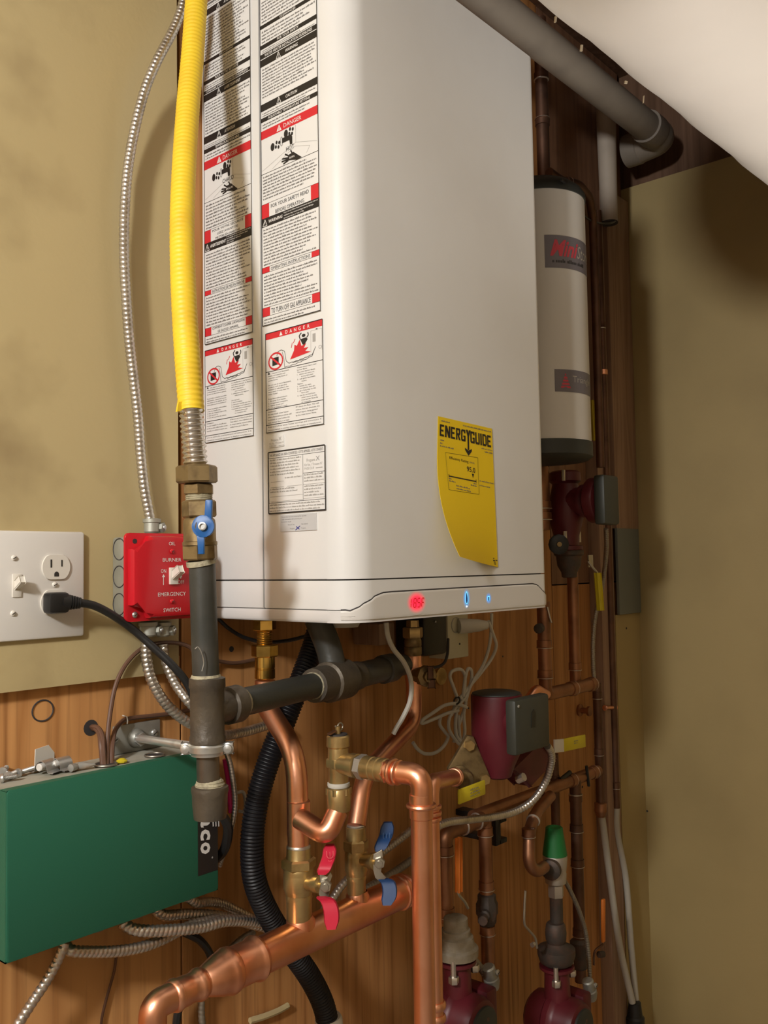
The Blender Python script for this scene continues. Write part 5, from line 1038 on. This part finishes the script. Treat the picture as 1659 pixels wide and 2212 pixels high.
bm = tube(B(), fillet(pp((1142,1512,.11),(1158,1488,.11),(1180,1500,.10)), .012, 6), 0.0085, 14); part(t, 'bright_elbow', bm, 'copper', 'bright copper elbow')
f = vert(1241,1400,.075); prun('aged copper pipe running down from the upper pump to the short header', [f(1236), V(f(1236).x,-.075,c1.z+.004)], 0.0105, 'copd', [(f(1446),-UP)])
# corner pipes
f = vert(1324,1500,.018); fr = f
t = prun('dark copper pipe standing full height in the corner', [f(455), f(1745)], 0.0078, 'copdd', [(f(708),-UP),(f(1702),-UP)])
for y in (804,):
    bm = B(); lathe(bm, f(y)-UP*.006, UP, [(0,.0092),(0.001,.0105),(.011,.0105),(.012,.0092)], 16); part(t, 'pipe_strap', bm, 'copper')
c = f(1528); bm = B(); lathe(bm, c+V(-.040,0,.004), V(1,0,-.1), [(0,.002),(.002,.006),(.010,.0045),(.030,.004),(.046,.0075),(.05,.004)], 12); part(t, 'hose_cock', bm, 'copper')
bm = tube(B(), catmull([f(1740), f(1800), P(1352,1900,.02), P(1363,2040,.022), P(1374,2165,.03)], 8), 0.0068, 12); part(t, 'white_tube', bm, 'tube')
f = vert(1292,1560,.03)
t = prun('thinner copper pipe beside the corner pipe, ending in a slanting white tube', [f(1476), f(1760)], 0.0085, 'copdd', [(f(1508),-UP),(f(1630),-UP)])
bm = B(); lathe(bm, f(1745), -UP, [(-.012,.009),(-.010,.0125),(0,.0125),(.004,.0135),(.008,.0125),(.018,.0085)], 16); part(t, 'coupling', bm, 'copd')
bm = tube(B(), catmull([f(1748), P(1305,1800,.03), P(1318,1900,.03), P(1338,2040,.032), P(1366,2165,.035)], 8), 0.0070, 12); part(t, 'white_tube', bm, 'tube')
c = P(1371,2170,.03); bm = B(); lathe(bm, c+V(0,0,.008), -UP, [(0,.009),(.003,.013),(.03,.016),(.034,.02),(.06,.02)], 14); solo('drain_cup', 'black cup catching both white tubes at the bottom of the corner', 'cup', bm, 'black')
# small bright stop left of the corner pipe
c = P(1262,1535,.0); bm = B(); lathe(bm, c+V(0,.012,0), ND, [(0,.012),(.004,.0125),(.006,.006),(.02,.006),(.021,.010),(.026,.010)], 14); solo('pipe_hook', 'small copper hook fixed to the plywood beside the corner pipe', 'hook', bm, 'copd')
# long header behind
g0 = P(1285,1667,.055); gx = lambda x: V(P(x,1700,.055).x, -.055, g0.z)
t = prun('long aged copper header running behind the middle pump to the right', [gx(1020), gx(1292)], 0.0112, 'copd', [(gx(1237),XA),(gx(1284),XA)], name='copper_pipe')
bm = B(); cyl(bm, gx(1210)+V(0,.0,.008), gx(1232)+V(0,0,.016), .0045, 10); part(t, 'side_cock', bm, 'black'); bm = B(); cyl(bm, gx(1262)+V(0,-.010,-.018), gx(1256)+V(0,-.012,.022), .0030, 8); part(t, 'cock_lever', bm, 'black')
f = vert(1247,1850,.055); 
t = prun('dark copper pipe dropping from the long header past the green-capped valve', [V(f(1700).x,-.055,g0.z), f(2120)], 0.0112, 'copdd', [(f(1717),UP),(f(1795),-UP),(f(1870),-UP),(f(2020),-UP)])
bm = B(); lathe(bm, f(2092), UP, [(0,.011),(.004,.0155),(.016,.0165),(.030,.0165),(.044,.0185),(.050,.0185),(.056,.012)], 16); part(t, 'ball_valve_body', bm, 'rust')
f = vert(1199,1720,.04); prun('dark copper pipe behind the green valve cap', [f(1628), f(1860)], 0.0085, 'copdd', [(f(1690),-UP)])
oh = thing('valve_lever', 'orange valve lever standing upright near the corner', 'lever', P(1285,2068,.05)); a = P(1303,2035,.075); b = P(1303,1942,.075)
bm = B(); obox(bm, (a+b)/2, V(.0050,0,0), V(0,.003,0), (b-a)/2, .002); part(oh, 'grip', bm, 'orange'); bm = cable(pp((1303,2040,.075),(1287,2052,.07),(1283,2066,.066),(1283,2085,.066)), .0022, 6); part(oh, 'shank', bm, 'copdd'); bm = B(); c = P(1293,2062,.066); cyl(bm, c, c+V(.012,-.004,-.002), .006, 10); part(oh, 'stem_nut', bm, 'rust')
# left pair of drops
g1 = P(1046,1768,.075); gx1 = lambda x: V(P(x,1770,.075).x, -.075, g1.z); f9 = vert(962,1880,.075); f10 = vert(1050,1880,.075)
t = prun('copper elbow pipe dropping to the crusted valve left of its twin', [gx1(1033), V(f9(1800).x,-.075,g1.z), f9(1990)], 0.0116, 'copd', [(gx1(1030),-XA),(gx1(1000),-XA),(f9(1845),-UP),(f9(1978),-UP)], 0.018)
t = prun('copper pipe dropping through a dark ball valve between the lower pumps', [V(f10(1780).x,-.075,g1.z), V(f10(1780).x,-.075,0.30)], 0.0110, 'copd', [(f10(1803),-UP),(f10(1920),-UP),(f10(2016),-UP)])
bm = B(); lathe(bm, f10(1998), UP, [(0,.0115),(.004,.0150),(.014,.0155),(.018,.0180),(.034,.0180),(.040,.0150),(.048,.0150),(.050,.0115)], 8); part(t, 'ball_valve_body', bm, 'rust')
c = f10(1966); bm = B(); lathe(bm, c+V(-.012,-.006,0), V(-1,-.5,0), [(0,.008),(.012,.008),(.014,.005),(.026,.005),(.027,.0075),(.033,.0075)], 10); part(t, 'valve_stem', bm, 'rust')
oh = thing('valve_lever', 'thin orange lever bent from a white shank left of the lower copper drop', 'lever', P(1008,1958,.105)); a = P(991,1812,.11); b = P(991,1925,.11)
bm = B(); obox(bm, (a+b)/2, V(.0035,0,0), V(0,.003,0), (b-a)/2, .0015); part(oh, 'grip', bm, 'orange'); bm = cable(pp((990,1920,.11),(991,1932,.11),(1004,1948,.11),(1011,1962,.108)), .0022, 6); part(oh, 'shank', bm, 'alum')
oh = thing('valve_lever', 'tan bent steel lever leaning left of the right lower pump', 'lever', P(1162,2050,.10)); bm = cable(pp((1135,1924,.115),(1133,1960,.115),(1133,1995,.115),(1143,2010,.112),(1156,2026,.11),(1160,2048,.11)), .0021, 8); part(oh, 'shank', bm, 'alum'); c = P(1152,2040,.11); bm = B(); lathe(bm, c, NL, [(-.002,.004),(.004,.004)], 10); part(oh, 'lever_nut', bm, 'solder')
bm = B(); a = P(1062,1768,.07); b = P(1074,1822,.07); box(bm, a.x, b.x, -.078, -.066, b.z, a.z, .001); box(bm, b.x-.004, b.x+.018, -.078, .012, a.z-.010, a.z, .001); box(bm, b.x-.004, b.x+.018, -.078, .012, b.z, b.z+.008, .001); solo('pipe_bracket', 'black C-shaped pipe bracket on the plywood below the middle pump', 'bracket', bm, 'black')
# mixing valve
mv = thing('mixing_valve', 'nickel mixing valve with a green cap', 'valve', P(1203,1995,.10)); f = vert(1199,1860,.10)
stack(mv, f, [('green_knob','gcap',[(1786,.0130),(1788,.0150),(1800,.0160),(1846,.0215),(1847,.0200)]),
 ('body','silver',[(1843,.0190),(1850,.0215),(1872,.0200),(1884,.0185),(1886,.0192),(1906,.0180),(1908,.0150)]),
 ('union_hex','silver',[(1910,.0125),(1913,.0140),(1936,.0140),(1938,.0120)]),
 ('nipple','rust',[(1934,.0110),(1940,.0112),(1995,.0112)])])
a = f(1868); b = a+V(-.028,-.006,-.002); bm = B(); lathe(bm, a, b-a, [(0,.013),(.016,.014),(.018,.0175),(.027,.0175),(.030,.0135)], 18); part(mv, 'left_port', bm, 'rust')
b = a+V(.045,.020,.010); bm = B(); lathe(bm, a+V(0,0,.012), b-a, [(0,.013),(.018,.014),(.020,.0165),(.026,.0165),(.028,.0110),(.05,.0110)], 18); part(mv, 'right_port', bm, 'silver')
q = [gx(1168)+V(0,-.02,-.004), P(1160,1752,.09), P(1143,1795,.11), P(1142,1868,.115), P(1160,1884,.115), P(1176,1872,.112)]
t = prun('copper loop curling into the left port of the green-capped valve', q, 0.0100, 'copd', [(P(1152,1772,.10), q[2]-q[1]),(P(1142,1806,.112), -UP)], 0.018)
# crusted isolation flange and pumps
def flange(label, f, rows, mats): 
    t = thing('pump_flange', label, 'flange', f(rows[-1][2][-1][0])); stack(t, f, rows); return t
f = vert(985,2030,.10)
flange('crusted brass isolation flange on the left lower pump', f, [
 ('crusted_body','grime',[(1980,.0150),(1983,.0182),(2005,.0188),(2007,.0218),(2019,.0222),(2022,.0262),(2042,.0286),(2046,.0335),(2063,.0330),(2066,.025)])], None)
f2_ = vert(1201,2030,.10)
flange('dark iron isolation flange on the right lower pump', f2_, [
 ('iron_body','rust',[(1993,.0140),(1997,.0165),(2014,.0185),(2030,.0175),(2036,.0150),(2042,.0200),(2048,.0325),(2062,.0325),(2076,.0290),(2086,.018)])], None)
def pump(label, x, y, r, fl, neck0):
    c = P(x,y,.10); t = thing('circulator_pump', label, 'pump', c, None); n = fl(neck0); c.x = n.x
    bm = B(); lathe(bm, V(n.x,-.10,c.z), UP, [(0,.024),(n.z-c.z-.006,.021),(n.z-c.z-.005,.030),(n.z-c.z,.030)], 18); part(t, 'inlet_neck', bm, 'pump')
    bm = B(); lathe(bm, V(c.x,-.050,c.z), ND, [(0,r*.72),(.008,r*.90),(.038,r*.95),(.042,r*1.04),(.052,r*1.06),(.056,r*.98),(.062,r*.94),(.084,r*.92),(.094,r*.84),(.097,r*.70)], 16, .22); part(t, 'motor_housing', bm, 'pump')
    bm = B(); lathe(bm, V(c.x,-.1455,c.z), ND, [(0,r*.70),(.005,r*.68),(.007,r*.60)], 30); o = part(t, 'nameplate_disc', bm, 'cap')
    bm = B(); lathe(bm, V(c.x+r*.1,-.152,c.z+r*.28), ND, [(0,.004),(.001,.003)], 10); part(o, 'disc_screw', bm, 'rust')
    bm = B(); box(bm, c.x+r*.80, c.x+r*1.45, -.130, -.060, c.z-r*1.0, c.z+r*.75, .006); part(t, 'terminal_box', bm, 'pump')
    for s_ in (-1,1):
        e = V(n.x+s_*.026,-.10-.014,n.z-.004); bm = B(); cyl(bm, e-UP*.014, e+UP*.012, .0042, 8); b_ = part(t, 'flange_bolt', bm, 'solder'); bm = B(); hexn(bm, e-UP*.020, e-UP*.010, .0078); part(b_, 'bolt_nut', bm, 'solder')
    return t
pump('maroon circulator pump at the bottom left, below the crusted flange', 978, 2206, 0.0440, f, 2070)
pump('maroon circulator pump at the bottom right, below the green-capped valve', 1203, 2206, 0.0460, f2_, 2084)
bx('thin armoured cable from the green-capped valve down to the right pump', [(1214,1893,.10),(1232,1925,.10),(1250,1965,.10),(1264,2010,.10),(1271,2060,.10),(1274,2110,.10)], 0.0042, 'mcd', pitch=0.0045)
bx('armoured cable stub entering the left lower pump', [(1006,2048,.09),(1020,2068,.10),(1036,2088,.10),(1048,2106,.10)], 0.0058, 'mcd')
for x, y, lb in ((1058,2108,'zinc conduit connector atop the left lower pump'),(1272,2135,'zinc conduit connector atop the right lower pump')):
    c = P(x,y,.11); t = thing('conduit_connector', lb, 'connector', c); bm = B(); lathe(bm, c+V(-.004,0,.016), V(.35,0,-1), [(0,.008),(.002,.0105),(.020,.0105),(.021,.0125),(.028,.0125),(.040,.009)], 12); part(t, 'body', bm, 'zincp'); screw(t, c+V(.006,-.010,.006), ND, .0045)
# middle pump
mp_ = thing('circulator_pump', 'maroon circulator pump under the heater with a grey-black control box', 'pump', P(1075,1680,.15))
f = vert(1074,1580,.15); stack(mp_, f, [('motor_housing','pump',[(1497,.0350),(1500,.0388),(1504,.0392),(1585,.0392),(1625,.0350),(1652,.0260),(1676,.0200),(1680,.0150)]), ('top_cap','cap',[(1493,.0300),(1496,.0370),(1499,.0372)])], 32)
a = P(1113,1520,.215); b = P(1190,1612,.215); bm = B(); box(bm, a.x, b.x, -.215, -.196, b.z, P(1120,1512,.215).z, .005); o_ = part(mp_, 'motor_neck', lathe(B(), V((a.x+b.x)/2,-.198,(b.z+P(1120,1512,.215).z)/2), V(0,1,0), [(0,.027),(.03,.027),(.045,.024)], 28), 'pump'); bm = bm; o = part(mp_, 'control_box', bm, 'ctrl')
c = P(1152,1553,.2153); bm = B(); prism(bm, [(-.006,-.012),(.004,-.012),(.006,.008),(.002,.014),(-.004,.010)], c, XA, UP, ND, .0006); part(o, 'box_scuff', bm, 'black')
screw(o, P(1120,1526,.2153), ND, .0022)
bm = B(); v0_ = P(1105,1640,.15); v1_ = P(1165,1640,.15); v2_ = P(1150,1690,.13); obox(bm, P(1140,1650,.14), (P(1168,1622,.14)-P(1112,1678,.14))*.5, V(0,.014,0), (P(1158,1668,.14)-P(1122,1632,.14))*.42, .004); part(mp_, 'volute_flange', bm, 'pump')
c = P(1118,1684,.16); bm = B(); cyl(bm, c, c+V(.0,-.012,.006), .0065, 8); part(mp_, 'flange_bolt', bm, 'solder')
bx('armoured cable sweeping from the middle pump down past the copper elbow', [(1183,1612,.205),(1191,1628,.20),(1190,1652,.19),(1178,1690,.175),(1152,1728,.16),(1115,1752,.145),(1070,1764,.14),(1020,1770,.14),(970,1776,.14),(940,1786,.14),(905,1795,.12)], 0.0060, 'mc')
bf = thing('brass_flange', 'olive brass triangular pump flange with a yellow lever below it', 'flange', P(1015,1700,.13))
tri_ = [(1008,1588),(1022,1590),(1058,1676),(1052,1694),(985,1698),(966,1660)]
pl = P(1010,1650,.13); NF = V(-.55,-.83,0).normalized(); UF = V(-NF.y, NF.x, 0); UF = UF if UF.dot(CR) > 0 else -UF
poly = []
for x, y in tri_:
    v = ray(x,y); t_ = (pl-CAM).dot(NF)/v.dot(NF); q = CAM+v*t_-pl; poly.append((q.dot(UF), q.z))
bm = B(); prism(bm, poly, pl-NF*.004, UF, UP, NF, .007, .0025); part(bf, 'flange_plate', bm, 'brassold')
def onf(x, y): v = ray(x,y); return CAM+v*((pl-CAM).dot(NF)/v.dot(NF))+NF*.003
for x, y in ((1011,1609),(1044,1682)):
    c = onf(x,y); bm = B(); hexn(bm, c-NF*.001, c+NF*.007, .0085); o = part(bf, 'flange_bolt', bm, 'brass'); 
c = onf(990,1676); bm = B(); lathe(bm, c, NF, [(-.002,.017),(.004,.0165),(.006,.0130),(.016,.0130),(.018,.0150),(.024,.0150),(.028,.0125)], 18); part(bf, 'union_collar', bm, 'brassold')
a = P(990,1722,.17); b = P(1047,1700,.17); bm = B(); obox(bm, (a+b)/2, (b-a)*.5, V(0,.002,0), V(.0004,0,1)*S(16,a), .0018); lv = part(bf, 'yellow_lever', bm, 'yel', 'yellow lever')
s = Sheet((a+b)/2+V(.004,-.0032,0), (b-a).normalized(), UP, ND); s.greek(-.012,.012,.004,.0042,3,'grey',rag=.3,seed=5); s.build(lv, 'faint_print')
yt = thing('valve_tag', 'yellow and white lever tag pointing right beside the middle pump', 'tag', P(1200,1625,.09)); a = P(1197,1612,.09); b = P(1217,1610,.09); c = P(1264,1600,.09)
bm = B(); obox(bm, (a+b)/2, (b-a)*.5, V(0,.0016,0), UP*S(14,a), .0006); part(yt, 'white_end', bm, 'plate'); bm = B(); obox(bm, (b+c)/2, (c-b)*.5, V(0,.0016,0), UP*S(14,b), .0015); o = part(yt, 'yellow_end', bm, 'yel')
s = Sheet((b+c)/2+V(.002,-.0022,0), (c-b).normalized(), UP, ND); s.greek(-.008,.008,.003,.004,2,'grey',rag=.3,seed=9); s.build(o, 'faint_print')
# upper pump with valve
up = thing('circulator_pump', 'maroon circulator pump with grey box below the white tank', 'pump', P(1228,1185,.08)); f = vert(1222,1100,.08)
stack(up, f, [('volute','pump',[(1018,.0240),(1022,.0290),(1040,.0300),(1046,.0240),(1070,.0285),(1090,.0320),(1120,.0325),(1140,.0280),(1160,.0230),(1178,.0225),(1180,.0300),(1188,.0300),(1190,.0200)])], 22)
c = f(1085); bm = B(); lathe(bm, c, ND, [(0,.027),(.036,.026),(.037,.031),(.043,.031),(.046,.0290),(.050,.0290),(.052,.0380),(.056,.0420),(.070,.0420),(.074,.0400)], 22); part(up, 'motor_housing', bm, 'pump')
bm = B(); box(bm, c.x-.029, c.x+.029, -.08-.096, -.08-.0735, c.z-.046, c.z+.044, .005); part(up, 'control_box', bm, 'ctrl')
for y in (1030,1160):
    for s_ in (-1,1): e = f(y)+V(s_*.026,-.012,0); bm = B(); cyl(bm, e-UP*.010, e+UP*.010, .0040, 8); part(up, 'flange_bolt', bm, 'solder')
vv = thing('isolation_valve', 'dark iron valve under the upper pump with a yellow lever', 'valve', P(1233,1246,.08)); f = vert(1229,1215,.08)
stack(vv, f, [('valve_body','rust',[(1189,.0280),(1198,.0280),(1202,.0240),(1222,.0220),(1236,.0150),(1246,.0140),(1248,.0118)])], 20)
bm = B(); obox(bm, P(1275,1212,.09), V(.009,0,0), V(0,.002,0), V(0,0,.012), .001); part(vv, 'lever_plate', bm, 'alum'); bm = cable(pp((1270,1212,.095),(1280,1226,.10),(1290,1240,.104),(1292,1262,.105)), .0030, 8); part(vv, 'lever_shank', bm, 'alum')
a = P(1291,1240,.106); b = P(1297,1316,.106); bm = B(); obox(bm, (a+b)/2, V(.0052,0,0), V(0,.003,0), (b-a)*.5, .0025); part(vv, 'yellow_grip', bm, 'yel', 'yellow vinyl grip')
kb = thing('handwheel', 'black round valve knob left of the upper pump', 'knob', P(1209,1195,.10)); c = P(1207,1176,.10); bm = B(); lathe(bm, c-NC*.006, NC, [(0,.014),(.002,.0185),(.008,.0185),(.010,.015),(.0102,.006)], 12); part(kb, 'wheel', bm, 'black'); bm = B(); lathe(bm, c+NC*.003, NC, [(0,.005),(.004,.0045)], 10); part(kb, 'hub', bm, 'brassold')
bx('thin armoured cable from the upper pump box down to the short header', [(1309,1142,.10),(1310,1180,.09),(1306,1230,.07),(1298,1280,.05),(1286,1330,.035),(1281,1380,.03),(1281,1430,.03),(1283,1466,.03)], 0.0048, 'mcd', pitch=.0045)
f = vert(1166,1100,.06); prun('copper stub pipe between heater edge and upper pump', [f(1010), f(1145)], 0.0190, 'copd', [(f(1098),-UP),(f(1122),-UP)])
bm = B(); a = P(1280,868,.05); b = P(1284,948,.05); obox(bm, (a+b)/2, V(.0055,0,0), V(0,.003,0), (b-a)*.5, .0028); solo('yellow_lever', 'yellow upright lever peeking out right of the white tank', 'lever', bm, 'yel')
# tank
TD = .12; ta = P(1168,700,TD); TR = 0.0815; f = vert(1168,700,TD); zt_, zb_ = f(446).z, f(962).z
tk = thing('buffer_tank', 'white cylindrical tank with dark caps between the heater and the corner', 'tank', V(ta.x,-TD,f(1000).z))
bm = B(); lathe(bm, V(ta.x,-TD,zb_), UP, [(0,TR),(zt_-zb_,TR)], 48); part(tk, 'shell', bm, 'tank')
bm = B(); lathe(bm, V(ta.x,-TD,zt_-.001), UP, [(0,TR+.002),(.010,TR+.002),(.020,TR-.004),(.030,TR-.016),(.036,TR-.04),(.038,.004)], 48); part(tk, 'top_cap', bm, 'cap')
bm = B(); lathe(bm, V(ta.x,-TD,zb_+.001), -UP, [(0,TR+.002),(.024,TR+.002),(.030,TR-.006),(.036,.02)], 48); part(tk, 'bottom_cap', bm, 'cap')
class Round(Sheet):
    def __init__(s, z): s.b = {}; s.z = z; d = CAM-V(ta.x,-TD,CAM.z); s.a0 = math.atan2(d.y, d.x)
    def pt(s, u, v, h=0): a = s.a0+u/TR; return V(ta.x+(TR+.0004+h)*math.cos(a), -TD+(TR+.0004+h)*math.sin(a), s.z+v)
    def fill(s, u0, u1, v0, v1, c, h=0.0):
        n = max(1,int((u1-u0)/.004)); 
        for i in range(n): a = u0+(u1-u0)*i/n; b = u0+(u1-u0)*(i+1)/n; s.poly([(a,v0),(b,v0),(b,v1),(a,v1)], c, h)
u_ = lambda x: TR*math.asin((x-1168)/100.0)
s = Round(f(577).z); h = f(545).z-f(612).z; s.fill(u_(1180), .125, -h/2, h/2, 'tlab')
s.text('Mini', u_(1191), -h*.12, h*.50, 'tred', h=.0004, width=.050, off=.03, shear=.3); s.text('Store', u_(1191)+.053, -h*.12, h*.42, 'tube', h=.0004, width=.045, shear=.2); s.greek(u_(1195), u_(1195)+.07, -h*.34, h*.2, 1, 'gap', rag=0, seed=2); s.build(tk, 'upper_label')
s = Round(f(842).z); h = f(822).z-f(868).z; s.fill(u_(1193), .125, -h/2, h/2, 'tlab'); u0 = u_(1215)
for k in range(5): a = .0095*(k+.9)/5; b = .0095*(k+.2)/5; v = h*(.32-.14*k); s.poly([(u0-a,v-h*.09),(u0+a,v-h*.09),(u0+b,v),(u0-b,v)], 'tred', .0004)
s.text('Triangle', u0+.014, -h*.04, h*.30, 'tube', h=.0004, width=.052); s.build(tk, 'lower_label')
# pipes above the tank
f = vert(1170,200,.05); prun('old copper riser beside the heater top', [f(40), f(400)], 0.0125, 'copdd', [(f(172),-UP),(f(258),UP)])
q = pp((1186,372,.12),(1214,392,.12),(1250,398,.12),(1274,428,.10),(1281,480,.08)); f = vert(1281,480,.08)
t = prun('dark copper pipe bending over the tank top and running down its right side', q[:1]+[q[1],q[2],q[3],q[4],V(q[4].x,-.08,f(1010).z)], 0.0085, 'copdd', [(q[1]*.6+q[2]*.4, q[2]-q[1])], .02)
# grey vent pipe and grey plastic drain
f = vert(1312,350,.03); vp = thing('vent_pipe', 'grey-beige vertical pipe with a cut lower end beside the tank', 'pipe', f(480)); bm = B(); lathe(bm, f(482), UP, [(0,.0165),(.002,.0185),(f(180).z-f(482).z,.0225)], 24); part(vp, 'pipe_body', bm, 'vent'); bm = B(); lathe(bm, f(482), UP, [(-.0012,.0188),(.0012,.0192)], 24); part(vp, 'cut_end', bm, 'gap')
DV = .125; e = P(1400,276,DV); pv = thing('drain_pipe', 'grey plastic drain pipe slanting under the ceiling behind the white duct', 'pipe', e)
part(pv, 'pipe_body', cyl(B(), V(.80,-DV,e.z), e, .0305, 28), 'pvc'); bm = B(); lathe(bm, e-XA*.012, XA, [(0,.0308),(.001,.0352),(.040,.0352),(.046,.034)], 28); part(pv, 'hub', bm, 'pvc')
e2 = e+XA*.058; bm = tube(B(), fillet([e+XA*.022, e2+XA*.010, e2+XA*.010+V(0,.060,-.006)], .045, 10), .0335, 24); part(pv, 'elbow', bm, 'pvc')
c = e2+XA*.010+V(0,.050,-.004); bm = B(); lathe(bm, c, V(0,1,0), [(0,.034),(.002,.0362),(.034,.0362),(.036,.033)], 28); part(pv, 'elbow_hub', bm, 'pvc')
wire('black_wire', 'thin black wire dipping from the tank top across the vent pipe end', [(1212,388,.20),(1226,402,.19),(1240,432,.17),(1254,458,.13),(1272,474,.09),(1296,482,.06),(1320,482,.055),(1334,474,.04)], .0022, 'black')
# corner sheet metal
xp = P(1329,1200,0).x; z0_ = P(1350,1326,0).z; bm = B(); box(bm, xp, XRW-.006, -.007, 0.0, z0_, P(1350,1142,0).z, .0008); solo('steel_panel', 'grey sheet metal panel in the corner next to the yellow wall', 'panel', bm, 'panelgrey')
# ================================================================== white wrapped duct
DR = .165; Tt = V(0,-.430,2.10); ey = .781; ez = .625; cy_, cz0 = -.430-DR*ey, 2.10+DR*ez
dk = thing('white_duct', 'large white wrapped duct running overhead in the upper right corner', 'duct', V(1.3,cy_,cz0-DR))
bm = B(); rn = random.Random(3); nx, na = 60, 48; rows = []
for i in range(nx+1):
    x = .80+(XRW-.004-.80)*i/nx; yy = cy_-.0244*(x-1.2); rows.append([bm.verts.new(V(x, yy+(DR+.0009*math.sin(x*31+3*math.sin(2*PI*k/na))+.0007*math.sin(x*67+1.3))*math.cos(2*PI*k/na), cz0+(DR+.0009*math.sin(x*31+3*math.sin(2*PI*k/na)))*math.sin(2*PI*k/na))) for k in range(na)])
for a, b in zip(rows, rows[1:]):
    for k in range(na): bm.faces.new((a[k],a[(k+1)%na],b[(k+1)%na],b[k]))
bm.faces.new(rows[0]); bm.faces.new(rows[-1][::-1]); part(dk, 'wrap', bm, 'duct')
for x, y in ((1200,42),(1256,104),(1352,178),(1390,215)):
    v = ray(x,y); t_ = (-.44-CAM.y)/v.y; c = CAM+v*t_; bm = B(); obox(bm, c, V(.004*rn.random()+.001,0,.001), V(0,.0006,0), V(.001,0,.002+.004*rn.random())); part(dk, 'torn_flake', bm, 'fluff')
